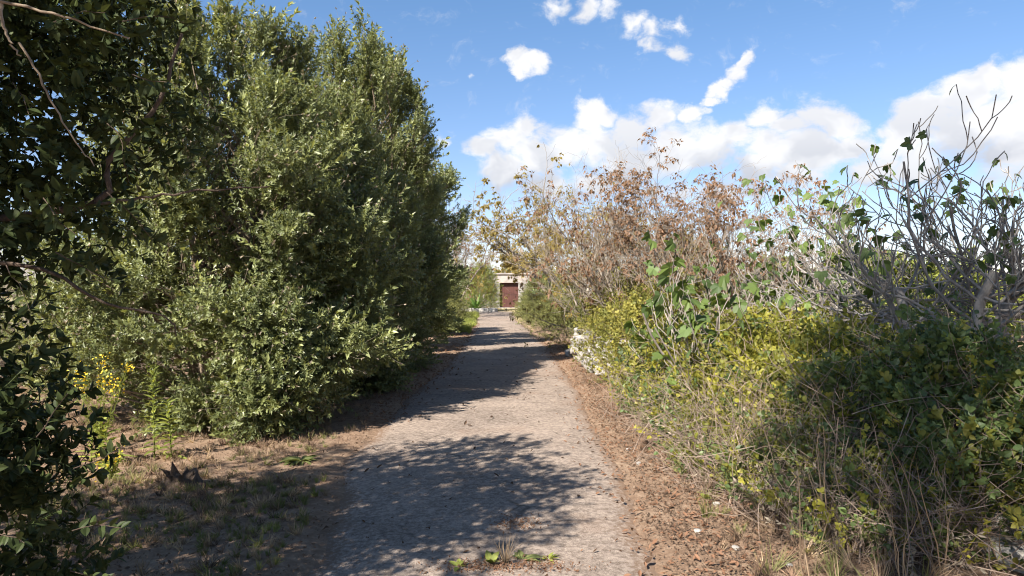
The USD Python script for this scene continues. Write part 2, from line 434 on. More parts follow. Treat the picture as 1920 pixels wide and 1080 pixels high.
foliage_mat("grass_green", [(0, (0.095, 0.117, 0.038)), (0.5, (0.171, 0.1755, 0.0665)), (1, (0.342, 0.27, 0.1425))], rough=0.6, trans=0.3, spec=0.2)
foliage_mat("straw", [(0, (0.2, 0.145, 0.095)), (0.5, (0.34, 0.255, 0.17)), (1, (0.52, 0.42, 0.3))], rough=0.75, trans=0.2, spec=0.15)
foliage_mat("litter_leaf", [(0, (0.081, 0.0485, 0.03)), (0.4, (0.171, 0.0921, 0.055)), (0.75, (0.27, 0.1649, 0.095)), (1, (0.378, 0.2716, 0.17))], rough=0.8, trans=0.08, spec=0.15, vary=0.5)
foliage_mat("litter_fine", [(0, (0.0911, 0.0611, 0.0419)), (0.4, (0.1822, 0.1175, 0.0786)), (0.75, (0.2815, 0.2068, 0.1362)), (1, (0.414, 0.3478, 0.2514))], rough=0.85, trans=0.0, spec=0.1, vary=0.5)
foliage_mat("flower_yellow", [(0, (0.54, 0.3864, 0.032)), (1, (0.702, 0.552, 0.064))], rough=0.6, trans=0.2, spec=0.2)
foliage_mat("weed_leaf", [(0, (0.14, 0.17, 0.035)), (0.5, (0.24, 0.26, 0.06)), (1, (0.38, 0.36, 0.1))], rough=0.55, trans=0.3, spec=0.25)
foliage_mat("yucca_leaf", [(0, (0.07, 0.13, 0.03)), (0.6, (0.12, 0.2, 0.045)), (1, (0.2, 0.27, 0.08))], rough=0.45, trans=0.2, spec=0.35)
foliage_mat("grey_scrub", [(0, (0.2, 0.17, 0.13)), (0.5, (0.28, 0.235, 0.175)), (1, (0.36, 0.31, 0.23))], rough=0.8, trans=0.15, spec=0.15)
rough_mat("bark_pale", [(0.25, (0.1368, 0.1155, 0.0952)), (0.5, (0.2376, 0.2065, 0.1768)), (0.75, (0.324, 0.287, 0.2516))], scale=9, stretch=(1, 1, 0.5), bump=0.35, dist=0.01)
rough_mat("bark_fig", [(0.25, (0.1063, 0.0938, 0.085)), (0.5, (0.2125, 0.1938, 0.175)), (0.75, (0.35, 0.325, 0.2937))], scale=10, stretch=(1, 1, 0.5), bump=0.5, dist=0.012)
rough_mat("bark_trunk", [(0.25, (0.11, 0.09, 0.075)), (0.5, (0.22, 0.185, 0.155)), (0.75, (0.36, 0.32, 0.28))], scale=14, stretch=(1, 1, 0.35), bump=0.8, dist=0.025)
rough_mat("bark_brown", [(0.25, (0.09, 0.065, 0.045)), (0.5, (0.17, 0.13, 0.09)), (0.75, (0.25, 0.2, 0.15))], scale=12, stretch=(1, 1, 0.4), bump=0.6, dist=0.015)
rough_mat("twig_grey", [(0.3, (0.1378, 0.1102, 0.0823)), (0.55, (0.2296, 0.1927, 0.1516)), (0.75, (0.3397, 0.2983, 0.2424))], scale=5, bump=0.1)
rough_mat("twig_rust", [(0.3, (0.12, 0.085, 0.065)), (0.6, (0.23, 0.175, 0.135)), (0.8, (0.34, 0.28, 0.23))], scale=5, bump=0.1)
rough_mat("limestone", [(0.28, (0.1533, 0.1428, 0.1255)), (0.5, (0.2927, 0.2753, 0.2509)), (0.7, (0.4043, 0.3869, 0.3555))], scale=4.5, bump=0.7, dist=0.03, scale2=6, mixc=(0.3, 0.28, 0.25))
rough_mat("house_stone", [(0.3, (0.1673, 0.1487, 0.131)), (0.5, (0.2342, 0.212, 0.1924)), (0.7, (0.29, 0.2643, 0.2453))], scale=1.6, bump=0.5, dist=0.04, scale2=0.8, mixc=(0.33, 0.28, 0.25))
rough_mat("door_paint", [(0.3, (0.06, 0.022, 0.017)), (0.6, (0.08, 0.03, 0.023)), (0.8, (0.11, 0.045, 0.034))], scale=2.0, rough=0.5, bump=0.08, spec=0.4)
rough_mat("dark_wood", [(0.3, (0.0375, 0.0263, 0.0188)), (0.6, (0.075, 0.0525, 0.0375)), (0.8, (0.15, 0.12, 0.09))], scale=9, stretch=(1, 1, 0.3), bump=0.9, dist=0.03)
rough_mat("cactus_skin", [(0.3, (0.16, 0.22, 0.09)), (0.6, (0.24, 0.3, 0.13)), (0.8, (0.33, 0.36, 0.18))], scale=3, rough=0.5, bump=0.2)

# ------------------------------------------------------------------ ground and path
PY = np.array([-8, 2, 4.3, 5.6, 7.4, 9, 11, 14.4, 21, 30, 38, 46, 53])
PR = np.array([0.95, 0.92, 0.95, 0.98, 1.05, 1.12, 1.2, 1.15, 1.12, 0.75, 0.3, 0.18, 0.1])
PL = np.array([-1.3, -1.3, -1.3, -1.5, -1.8, -1.78, -1.72, -1.57, -1.55, -1.75, -2.04, -2.3, -2.5])


def noise2(x, y, s, seed=0):
    return meshkit.fbm(np.stack([np.asarray(x, float) * s, np.asarray(y, float) * s, np.zeros_like(np.asarray(x, float)) + 3.7], -1), 4, seed) - 0.5


def edge_r(y):
    return np.interp(y, PY, PR) + 0.28 * noise2(y * 0 + 1.0, y, 1.1, 5) + 0.1 * noise2(y * 0 + 1.0, y, 5.0, 6)


def edge_l(y):
    return np.interp(y, PY, PL) + 0.35 * noise2(y * 0 - 7.0, y, 1.0, 8) + 0.1 * noise2(y * 0 + 1.0, y, 5.0, 9)


def ground_z(x, y):
    x, y = np.asarray(x, float), np.asarray(y, float)
    out = np.maximum(edge_l(y) - x, x - edge_r(y))
    out = np.where(y > 52.5, 1.0, out)
    w = smooth01(-0.22, 0.22, out)
    near = np.exp(-np.hypot(x, y) / 60)
    rel = 0.03 + 0.10 * noise2(x, y, 0.9, 1) + 0.045 * noise2(x, y, 5.0, 2) * near
    far = 0.9 * noise2(x, y, 0.02, 3) * smooth01(40, 200, np.hypot(x, y))
    return -0.03 + w * (0.03 + rel) + far


def axis(fine0, fine1, step, lim0, lim1, ratio=1.12):
    a = list(np.arange(fine0, fine1 + 1e-6, step))
    s = step
    while a[-1] < lim1:
        s *= ratio
        a.append(a[-1] + s)
    s = step
    while a[0] > lim0:
        s *= ratio
        a.insert(0, a[0] - s)
    return np.array(a)


def grid_mesh(X, Y, Z):
    n, m = X.shape
    i, j = np.meshgrid(np.arange(n - 1), np.arange(m - 1), indexing="ij")
    q = np.stack([i * m + j, (i + 1) * m + j, (i + 1) * m + j + 1, i * m + j + 1], -1).reshape(-1, 4)
    return np.stack([X, Y, Z], -1).reshape(-1, 3), np.vstack([q[:, [0, 1, 2]], q[:, [0, 2, 3]]])


gx, gy = axis(-6, 6, 0.07, -900, 900, 1.10), axis(1.5, 16, 0.07, -300, 1500, 1.06)
GX, GY = np.meshgrid(gx, gy, indexing="ij")
GZ = ground_z(GX, GY)


def ground_mat():
    N = {"g": ("geometry", {}),
         "n1": ("noise_texture", {"scale": 0.8, "detail": 5.0, "roughness": 0.6}), "n2": ("noise_texture", {"scale": 14.0, "detail": 6.0, "roughness": 0.7}),
         "n3": ("noise_texture", {"scale": 70.0, "detail": 4.0, "roughness": 0.7}),
         "r1": ("rgb_ramp", {"ramp": [(0.3, (0.1700, 0.1062, 0.0680)), (0.5, (0.2635, 0.1742, 0.1148)), (0.7, (0.3570, 0.2635, 0.1827))]}),
         "r2": ("rgb_ramp", {"ramp": [(0.3, (0.0850, 0.0553, 0.0357)), (0.5, (0.2295, 0.1530, 0.1020)), (0.72, (0.4080, 0.3145, 0.2210))]}),
         "mx": ("mix", {"mix_type": "mix", "fac": 0.55}),
         "far": ("noise_texture", {"scale": 0.05, "detail": 4.0}), "rf": ("rgb_ramp", {"ramp": [(0.35, (0.1700, 0.1615, 0.0595)), (0.5, (0.3060, 0.2465, 0.1275)), (0.65, (0.3570, 0.2805, 0.1615))]}),
         "len": ("vector_math", {"math_type": "length"}), "fm": ("map_range", {"range_type": "smoothstep", "from_min": 24.0, "from_max": 46.0, "to_min": 0.0, "to_max": 1.0, "clamp": True}),
         "mf": ("mix", {"mix_type": "mix"}),
         "b": ("bump", {"strength": 0.9, "distance": 0.03}), "p": ("principled_bsdf", {"roughness": 0.95, "specular_ior_level": 0.15})}
    L = [("g.position", "n1.vector"), ("g.position", "n2.vector"), ("g.position", "n3.vector"), ("g.position", "far.vector"), ("n1.fac", "r1.fac"), ("n2.fac", "r2.fac"),
         ("r1.color", "mx.color1"), ("r2.color", "mx.color2"), ("g.position", "len.vector1"), ("len.value", "fm.value"), ("fm.result", "mf.fac"), ("far.fac", "rf.fac"),
         ("mx.color", "mf.color1"), ("rf.color", "mf.color2"), ("mf.color", "p.base_color"), ("n3.fac", "b.height"), ("b.normal", "p.normal")]
    return usdkit.material(stage, "/World/Looks/ground_look", N, L, surface="p.BSDF")


top("ground", grid_mesh(GX, GY, GZ), ground_mat(), kind="structure", smooth=True)


def path_mat():
    """Old thin concrete: pinkish grey, pale grit showing through, darker worn patches, hair cracks, brown dust on it."""
    N = {"g": ("geometry", {}),
         "w": ("noise_texture", {"scale": 0.9, "detail": 6.0, "roughness": 0.6}), "m": ("noise_texture", {"scale": 24.0, "detail": 6.0, "roughness": 0.8}),
         "f": ("noise_texture", {"scale": 130.0, "detail": 3.0, "roughness": 0.7}),
         "rw": ("rgb_ramp", {"ramp": [(0.38, (0.1679, 0.1320, 0.1053)), (0.5, (0.2422, 0.1907, 0.1522)), (0.62, (0.3008, 0.2385, 0.1903))]}),
         "rm": ("rgb_ramp", {"ramp": [(0.41, (0.0781, 0.0587, 0.0457)), (0.5, (0.2344, 0.1871, 0.1508)), (0.6, (0.3906, 0.3190, 0.2595))]}),
         "mx": ("mix", {"mix_type": "mix", "fac": 0.55}),
         "vo": ("voronoi_texture", {"feature": "f1", "scale": 30.0, "randomness": 1.0}), "vr": ("map_range", {"from_min": 0.12, "from_max": 0.24, "to_min": 1.0, "to_max": 0.0, "clamp": True}),
         "pick": ("separate_color", {}), "pk": ("math", {"math_type": "greater_than", "value2": 0.72}), "pm": ("math", {"math_type": "multiply"}), "pms": ("math", {"math_type": "multiply", "value2": 0.6}),
         "mp": ("mix", {"mix_type": "mix", "color2": (0.4080, 0.3603, 0.3087)}),
         "wv": ("vector_math", {"math_type": "scale", "scale": 0.55}), "wa": ("vector_math", {"math_type": "add"}),
         "cr": ("voronoi_texture", {"feature": "distance_to_edge", "scale": 0.75, "randomness": 1.0}), "crr": ("map_range", {"from_min": 0.0, "from_max": 0.016, "to_min": 0.8, "to_max": 0.0, "clamp": True}),
         "cm": ("noise_texture", {"scale": 1.7, "detail": 2.0}), "cmr": ("map_range", {"from_min": 0.5, "from_max": 0.6, "to_min": 0.0, "to_max": 1.0, "clamp": True}), "cmm": ("math", {"math_type": "multiply"}),
         "mc": ("mix", {"mix_type": "mix", "color2": (0.0578, 0.0459, 0.0347)}),
         "dn": ("noise_texture", {"scale": 0.55, "detail": 6.0, "roughness": 0.65}), "dr": ("map_range", {"range_type": "smoothstep", "from_min": 0.52, "from_max": 0.72, "to_min": 0.0, "to_max": 0.55, "clamp": True}),
         "md": ("mix", {"mix_type": "mix", "color2": (0.2040, 0.1310, 0.0882)}),
         "ed": ("attribute", {"attribute": "edge"}), "es": ("math", {"math_type": "add"}), "er": ("map_range", {"range_type": "smoothstep", "from_min": 0.5, "from_max": 0.86, "to_min": 0.9, "to_max": 0.0, "clamp": True}), "me": ("mix", {"mix_type": "mix", "color2": (0.1632, 0.1015, 0.0630)}),
         "hs": ("math", {"math_type": "multiply_add", "value2": 0.5}), "b": ("bump", {"strength": 0.7, "distance": 0.018}), "p": ("principled_bsdf", {"roughness": 0.9, "specular_ior_level": 0.25})}
    L = [(("g.position"), n + ".vector") for n in ("w", "m", "f", "vo", "cm", "dn")]
    L += [("w.color", "wv.vector1"), ("wv.vector", "wa.vector1"), ("g.position", "wa.vector2"), ("wa.vector", "cr.vector"),
          ("w.fac", "rw.fac"), ("m.fac", "rm.fac"), ("rw.color", "mx.color1"), ("rm.color", "mx.color2"),
          ("vo.distance", "vr.value"), ("vo.color", "pick.color"), ("pick.r", "pk.value1"), ("vr.result", "pm.value1"), ("pk.value", "pm.value2"), ("pm.value", "pms.value1"), ("pms.value", "mp.fac"), ("mx.color", "mp.color1"),
          ("cr.distance", "crr.value"), ("cm.fac", "cmr.value"), ("crr.result", "cmm.value1"), ("cmr.result", "cmm.value2"), ("cmm.value", "mc.fac"), ("mp.color", "mc.color1"),
          ("dn.fac", "dr.value"), ("dr.result", "md.fac"), ("mc.color", "md.color1"), ("md.color", "me.color1"), ("ed.fac", "es.value1"), ("m.fac", "es.value2"), ("es.value", "er.value"), ("er.result", "me.fac"), ("me.color", "p.base_color"),
          ("m.fac", "hs.value1"), ("f.fac", "hs.value3"), ("hs.value", "b.height"), ("b.normal", "p.normal")]
    return usdkit.material(stage, "/World/Looks/path_look", N, L, surface="p.BSDF")


py_ = axis(1.0, 14, 0.06, -8, 52.5, 1.02)
py_ = py_[py_ <= 52.6]
u = np.linspace(0, 1, 49)
PYY, U = np.meshgrid(py_, u, indexing="ij")
PXX = edge_l(PYY) * (1 - U) + edge_r(PYY) * U
PZ = 0.022 - 0.035 * np.abs(2 * U - 1) ** 6 + 0.018 * noise2(PXX, PYY, 1.6, 11) + 0.012 * noise2(PXX, PYY, 9.0, 12)
_pm = usdkit.mesh(stage, top("path", grid_mesh(PXX, PYY, PZ)[0:1] + (grid_mesh(PXX, PYY, PZ)[1][:, ::-1],), path_mat(), kind="structure", smooth=True), (grid_mesh(PXX, PYY, PZ)[0], grid_mesh(PXX, PYY, PZ)[1][:, ::-1]), smooth=True)
# how far each point lies from the path's edge, so that soil and leaf stains gather there
_e = np.minimum(U, 1 - U) * (edge_r(PYY) - edge_l(PYY)) + 0.25 * noise2(PXX, PYY, 1.4, 14)
UsdGeom.PrimvarsAPI(_pm).CreatePrimvar("edge", Sdf.ValueTypeNames.FloatArray, "vertex").Set(Vt.FloatArray.FromNumpy((_e * 1.6).astype(np.float32).ravel()))

# ------------------------------------------------------------------ the house at the end of the path
def box(x0, x1, y0, y1, z0, z1):
    m = trimesh.creation.box([x1 - x0, y1 - y0, z1 - z0])
    m.apply_translation([(x0 + x1) / 2, (y0 + y1) / 2, (z0 + z1) / 2])
    return np.array(m.vertices), np.array(m.faces)


def rough_block(rng, size, amt=0.08, sub=2):
    """A hewn or field stone: a cube with its corners rounded off and its faces uneven."""
    m = trimesh.creation.box([1, 1, 1])
    for _ in range(sub):
        m = m.subdivide()
    v = np.array(m.vertices)
    n = unit(v) * 0.62
    v = v * 0.5 + n * 0.55
    o = rng.random(3) * 50
    v += (meshkit.fbm(v * 2.6 + o, 3)[:, None] - 0.5) * amt * 3 * unit(v) + rng.normal(size=v.shape) * amt * 0.08
    return v * np.asarray(size), np.array(m.faces)


def moved(mesh, d, rot=None):
    v = mesh[0] if rot is None else mesh[0] @ np.asarray(rot).T
    return v + np.asarray(d), mesh[1]


rng = np.random.default_rng(3)
HY = 60.0
house = thing("stone_house", "low pale stone house with a brown door closing the far end of the path", "house", (0, HY, 0))
DX0, DX1, DZ0, DZ1 = -1.08, 0.56, 0.08, 2.25
for n, b in (("wall", (-10, DX0 - 0.36, 0, 0.5, -0.2, 3.0)), ("wall", (DX1 + 0.36, 7, 0, 0.5, -0.2, 3.0)), ("wall", (DX0 - 0.36, DX1 + 0.36, 0, 0.5, DZ1 + 0.4, 3.0)),
             ("wall", (-10, 7, 6.5, 7, -0.2, 3.0)), ("wall", (-10, -9.5, 0.5, 6.5, -0.2, 3.0)), ("wall", (6.5, 7, 0.5, 6.5, -0.2, 3.0)),
             ("roof", (-10.15, 7.15, -0.12, 7.1, 3.0, 3.12))):
    part(house, n, box(*b), LOOK["house_stone"])
for s, x0, x1 in ((0, DX0 - 0.36, DX0), (1, DX1, DX1 + 0.36)):
    z = DZ0 - 0.1
    while z < DZ1 - 0.05:
        h = min(rng.uniform(0.3, 0.42), DZ1 - z)
        j = rng.uniform(0, 0.03)
        part(house, "jamb_stone", box(x0 + 0.004, x1 - 0.004, -0.03 - j, 0.49, z + 0.006, z + h - 0.006), LOOK["limestone"])
        z += h
part(house, "lintel", box(DX0 - 0.36, DX1 + 0.36, -0.05, 0.49, DZ1 + 0.004, DZ1 + 0.396), LOOK["house_stone"])
part(house, "threshold", box(DX0 - 0.2, DX1 + 0.25, -0.45, 0.3, -0.05, DZ0 - 0.002), LOOK["limestone"])
door = part(house, "door", box(DX0, DX1, 0.28, 0.33, DZ0, DZ1), LOOK["door_paint"])
for x in np.linspace(DX0, DX1, 9)[1:-1]:
    part(door, "door_rib", box(x - 0.012, x + 0.012, 0.262, 0.279, DZ0 + 0.04, DZ1 - 0.04), LOOK["door_paint"])
part(door, "handle", box(DX1 - 0.3, DX1 - 0.26, 0.22, 0.279, 1.0, 1.16), LOOK["dark_wood"])

# kerb of the raised bed in front of the house
kerb = thing("garden_kerb", "low kerb of pale stone blocks holding the bed of the yucca", "kerb", (-2.0, 50.5, 0))
for k, (x, w) in enumerate(((-1.75, 0.75), (-0.95, 0.7), (-0.2, 0.72), (0.5, 0.6))):
    part(kerb, "stone", moved(rough_block(rng, (w, 0.3, 0.36), 0.03), (x + 0.1, rng.normal() * 0.03, 0.12)), LOOK["limestone"], smooth=40)

# ------------------------------------------------------------------ dry-stone wall swallowed by the brambles on the right
WY = np.array([3.0, 5.0, 8.0, 12.0, 15.0, 18.5])
WX = np.array([3.05, 3.0, 2.75, 2.3, 1.85, 1.75])
wall = thing("dry_stone_wall", "tumbled dry-stone wall of white limestone half buried in brambles right of the path", "wall", (0, 0, 0))


def add_stone(x, y, z, s, tint="limestone"):
    sz = np.array([s * rng.uniform(0.9, 1.5), s * rng.uniform(0.8, 1.2), s * rng.uniform(0.55, 0.9)])
    R = Rotation.from_euler("xyz", [rng.normal() * 0.15, rng.normal() * 0.15, rng.uniform(0, 6.28)]).as_matrix()
    part(wall, "stone", moved(rough_block(rng, sz, 0.11, 2 if y > 7 else 4), (x, y, z), R), LOOK[tint], smooth=35)


for yy in np.arange(12.5, 18.2, 0.3):
    for lv in range(5):
        if rng.random() < 0.9:
            add_stone(np.interp(yy, WY, WX) - 0.12 + rng.normal() * 0.06 + lv * 0.04, yy + rng.uniform(-0.1, 0.1), 0.1 + lv * 0.15, 0.22)
for yy in np.arange(4.9, 6.4, 0.4):
    add_stone(np.interp(yy, WY, WX) + 0.2 + rng.normal() * 0.1, yy, 0.12, 0.26)
for yy in np.arange(6.6, 12.4, 0.45):
    add_stone(np.interp(yy, WY, WX) + rng.normal() * 0.12, yy, 0.14, 0.34)
for x, y, z, s in ((3.3, 4.75, 0.2, 0.3), (3.12, 4.9, 0.1, 0.22), (3.22, 4.4, 0.08, 0.24), (3.42, 4.42, 0.12, 0.24), (2.95, 4.6, 0.06, 0.13), (3.36, 5.1, 0.42, 0.26)):
    add_stone(x, y, z, s)

# ------------------------------------------------------------------ the evergreen trees on the left of the path
rl = np.random.default_rng(11)
LAUREL = [sprig(rl, leaf_simple(w, 0.07, 0.15), n=n, length=ln, leaf=lf_, spread=sp, top_tuft=5, up=0.2) for w, n, ln, lf_, sp in ((0.36, 26, 0.27, 0.058, 52), (0.4, 30, 0.3, 0.05, 48), (0.42, 22, 0.24, 0.066, 56), (0.38, 26, 0.27, 0.056, 52), (0.44, 18, 0.32, 0.062, 40), (0.34, 34, 0.3, 0.045, 50), (0.4, 6, 0.36, 0.04, 50))]
LAUREL_FAR = [sprig(rl, leaf_simple(0.44, 0.06, 0.12), n=20, length=0.28, leaf=0.066, spread=52, top_tuft=5) for _ in range(3)]


def plumes(rng, base, tip, R, n, up=0.25):
    """Twig places along leafy shoots that run from base to tip (m x 3): a feathery cone round each shoot."""
    m = len(base)
    ax = tip - base
    d = unit(ax)
    idx = np.repeat(np.arange(m), n)
    t = rng.random(m * n) ** 0.8
    side = unit(np.cross(d[idx], rng.normal(size=(m * n, 3))))
    r = (R if np.ndim(R) == 0 else np.asarray(R)[idx]) * (1.03 - t) ** 0.6 * np.sqrt(rng.random(m * n))
    pos = base[idx] + ax[idx] * t[:, None] + side * r[:, None]
    y = unit(d[idx] * 0.75 + side * (0.85 - 0.5 * t[:, None]) + np.array([0, 0, up]) + rng.normal(size=pos.shape) * 0.22)
    return pos, y


def evergreen(name, label, x, y, H, rx, ry, n, seed, mats, protos, profile=((0.0, 0.72), (0.12, 0.92), (0.35, 1.0), (0.6, 0.82), (0.8, 0.55), (1.0, 0.16)), per=78, spires=(), lumps=(), group=None, plume_r=0.3, lean=(0, 0), category="tree"):
    rng = np.random.default_rng(seed)
    t = thing(name, label, category, (x, y, float(ground_z(x, y))), group=group)
    hs, fs = np.array(profile).T
    h = rng.random(n * 4)
    f = np.interp(h, hs, fs)
    h = h[rng.random(n * 4) < f / fs.max() * 0.9 + 0.1][:n]
    n = len(h)
    f = np.interp(h, hs, fs)
    # shoots stand in boughs of five or so, with dark gaps between the boughs
    nb = max(8, n // 5)
    bh, ba, bs = np.quantile(h, (np.arange(nb) + 0.5) / nb), np.arange(nb) * 2.39996 + rng.normal(size=nb) * 0.15, rng.normal(size=nb) * 0.11
    b = rng.integers(0, nb, n)
    h = np.clip(bh[b] + rng.normal(size=n) * 0.045, 0, 1)
    f = np.interp(h, hs, fs)
    az = ba[b] + rng.normal(size=n) * 0.26
    out = np.column_stack([np.cos(az), np.sin(az), np.zeros(n)])
    lump = 1 + 0.42 * (meshkit.noise(np.column_stack([np.cos(az) * 1.6 + seed, np.sin(az) * 1.6, h * H * 0.85]), seed) - 0.5) + rng.normal(size=n) * 0.07 + bs[b]
    depth = np.where(rng.random(n) < 0.22, rng.uniform(0.45, 0.75, n), 1.0)
    tip = out * np.column_stack([rx * f, ry * f, f * 0]) * (lump * depth)[:, None]
    tip[:, 2] = h * H * (0.97 + 0.05 * rng.random(n)) + 0.1
    tip[:, :2] += np.outer(tip[:, 2] / H, lean)
    d = unit(out * (0.9 - 0.5 * h)[:, None] + np.array([0, 0, 1.0]) * (0.2 + 0.55 * h)[:, None] + rng.normal(size=(n, 3)) * 0.22)
    low = h < 0.12
    d[low] = unit(out[low] * 1.0 + np.array([0, 0, 0.05]) + rng.normal(size=(low.sum(), 3)) * 0.2)
    ln = rng.uniform(0.7, 1.25, n)
    base = tip - d * ln[:, None]
    base[:, 2] = np.maximum(base[:, 2], 0.05)
    RR = np.full(n, plume_r) * rng.uniform(0.75, 1.25, n)
    # spires: (dx, dy, top z, length): single shoots that stand out of the crown
    for sx, sy, sz, sl in spires:
        k = rng.integers(2, 4)
        tp = np.array([sx, sy, sz]) + rng.normal(size=(k, 3)) * np.array([0.13, 0.13, 0.16])
        dd = unit(np.array([0, 0, 1.0]) + rng.normal(size=(k, 3)) * 0.12)
        tip, base, RR = np.vstack([tip, tp]), np.vstack([base, tp - dd * sl]), np.concatenate([RR, np.full(k, 0.15)])
        d = np.vstack([d, dd])
    for lx, ly, lz, lr, k in lumps:
        dd = unit(rng.normal(size=(k, 3)) + np.array([0, -0.4, 0.5]))
        tp = np.array([lx, ly, lz]) + dd * lr * rng.uniform(0.6, 1.0, (k, 1))
        tip, base, RR = np.vstack([tip, tp]), np.vstack([base, tp - dd * 0.7]), np.concatenate([RR, np.full(k, plume_r)])
        d = np.vstack([d, dd])
    pos, yd = plumes(rng, base, tip, RR, per)
    keep = pos[:, 2] > 0.04
    pos, yd = pos[keep], yd[keep]
    m = len(pos)
    rot = frames(yd, rng)
    # each sprig takes one of the shapes; the pale ones gather towards the shoot tips
    instancer(t, "foliage", [(p, mats[i % len(mats)]) for i, p in enumerate(protos)], pos, rot, rng.uniform(0.62, 1.3, m), rng.integers(0, len(protos), m))
    # wood: several stems from the ground, limbs to the shoots
    k = 5
    ang = rng.random(k) * 6.28
    stems = paths(rng, np.column_stack([np.cos(ang) * 0.15, np.sin(ang) * 0.15, np.full(k, -0.05)]), np.column_stack([np.cos(ang) * 0.1, np.sin(ang) * 0.1, np.ones(k)]), np.full(k, H * 0.72), 8, 0.12, 0.3)
    part(t, "trunk", tubes(stems, np.linspace(0.085, 0.02, 8)[None].repeat(k, 0), 6), LOOK["bark_brown"], smooth=60)
    hh = np.clip((base[:, 2] / (H * 0.8) - 0.12).clip(0.02, 0.97) * 7, 0, 6.99)
    pick = rng.integers(0, k, len(base))
    i0 = hh.astype(int)
    st = stems[pick, i0] * (1 - (hh - i0))[:, None] + stems[pick, i0 + 1] * (hh - i0)[:, None]
    mid = (st + base) / 2 + np.array([0, 0, -0.08]) + rng.normal(size=st.shape) * 0.08
    P = np.stack([st, (st + mid) / 2, mid, base * 0.6 + mid * 0.4, base, (base + tip) / 2, tip - d * 0.05], 1)
    part(t, "branch", tubes(P, np.linspace(0.02, 0.004, 7)[None].repeat(len(P), 0), 4), LOOK["bark_brown"], kind="stuff")
    return t


LM = [LOOK["laurel_leaf"], LOOK["laurel_leaf"], LOOK["laurel_leaf_olive"], LOOK["laurel_leaf"], LOOK["laurel_leaf_olive"], LOOK["laurel_leaf"], LOOK["grey_scrub"]]
evergreen("laurel_tree", "broad dark evergreen tree nearest on the left, leafy down to the ground", -4.1, 9.6, 5.3, 2.0, 1.85, 215, 21, LM, LAUREL, lumps=((1.2, -1.45, 0.45, 0.5, 14), (1.6, -0.7, 0.8, 0.6, 14), (1.1, -1.3, 1.2, 0.5, 12)),
          spires=((0.55, 0.2, 5.45, 0.8), (0.85, 0.3, 5.1, 0.8), (0.2, 0.1, 5.7, 0.9), (-0.5, 0.0, 5.6, 0.9)), per=84, profile=((0.0, 0.7), (0.12, 0.92), (0.35, 1.0), (0.6, 0.9), (0.8, 0.72), (1.0, 0.3)))
evergreen("laurel_tree", "second evergreen tree, with upright pale shoots standing out of its top against the sky", -3.2, 12.0, 5.2, 1.55, 1.6, 190, 22, LM, LAUREL,
          spires=((-0.2, 0, 6.1, 1.3), (0.15, 0, 5.8, 1.0), (0.45, 0.1, 6.25, 1.4), (0.8, 0.2, 5.7, 0.9), (-0.75, 0.1, 5.4, 0.8)), per=80, profile=((0.0, 0.75), (0.12, 0.9), (0.35, 1.0), (0.6, 0.88), (0.8, 0.66), (1.0, 0.3)))
evergreen("laurel_tree", "third evergreen tree, tall and sloping down to the right behind the pale-tipped one", -2.9, 14.6, 6.2, 1.35, 1.6, 165, 23, LM, LAUREL,
          spires=((0.15, 0, 6.9, 1.2), (0.5, 0, 6.5, 1.0), (0.75, 0, 5.8, 0.8), (-0.2, 0, 6.6, 1.0)), per=76, profile=((0.0, 0.8), (0.12, 0.95), (0.35, 1.0), (0.6, 0.88), (0.8, 0.7), (1.0, 0.36)))
evergreen("laurel_tree", "fourth evergreen tree, whose rounded top ends the dark row against the white cloud", -3.0, 20.2, 6.0, 1.6, 1.9, 105, 24, LM[:3], LAUREL_FAR, per=74, plume_r=0.36,
          profile=((0.0, 0.55), (0.12, 0.7), (0.35, 0.85), (0.6, 1.0), (0.85, 0.82), (1.0, 0.45)))
evergreen("laurel_tree", "fifth and farthest evergreen of the left row, low and in shade", -3.6, 26.0, 4.3, 1.5, 2.2, 75, 25, LM[:3], LAUREL_FAR, per=70, plume_r=0.4)

# ------------------------------------------------------------------ the holm oak close on the left, and a tall one behind the viewer whose shade falls across the scene
ro = np.random.default_rng(31)
OAK = [sprig(ro, leaf_fine(w, 0.07, 0.2, 0.02), n=20, length=0.23, leaf=0.044, spread=58, top_tuft=5, stem=0.003) for w in (0.46, 0.5, 0.54, 0.48)]


def blob_twigs(rng, lobes):
    pos, yd = [], []
    for cx, cy, cz, rx, ry, rz, n in lobes:
        d = unit(rng.normal(size=(n, 3)))
        r = rng.random(n) ** 0.45
        p = d * r[:, None]
        w = meshkit.noise(p * 2.3 + np.array([cx, cy, cz]) * 5, 4)
        k = w > 0.36
        pos.append((np.array([cx, cy, cz]) + p * np.array([rx, ry, rz]))[k])
        yd.append(unit(d + np.array([0, 0, -0.1]) + rng.normal(size=d.shape) * 0.6)[k])
    return np.vstack(pos), np.vstack(yd)


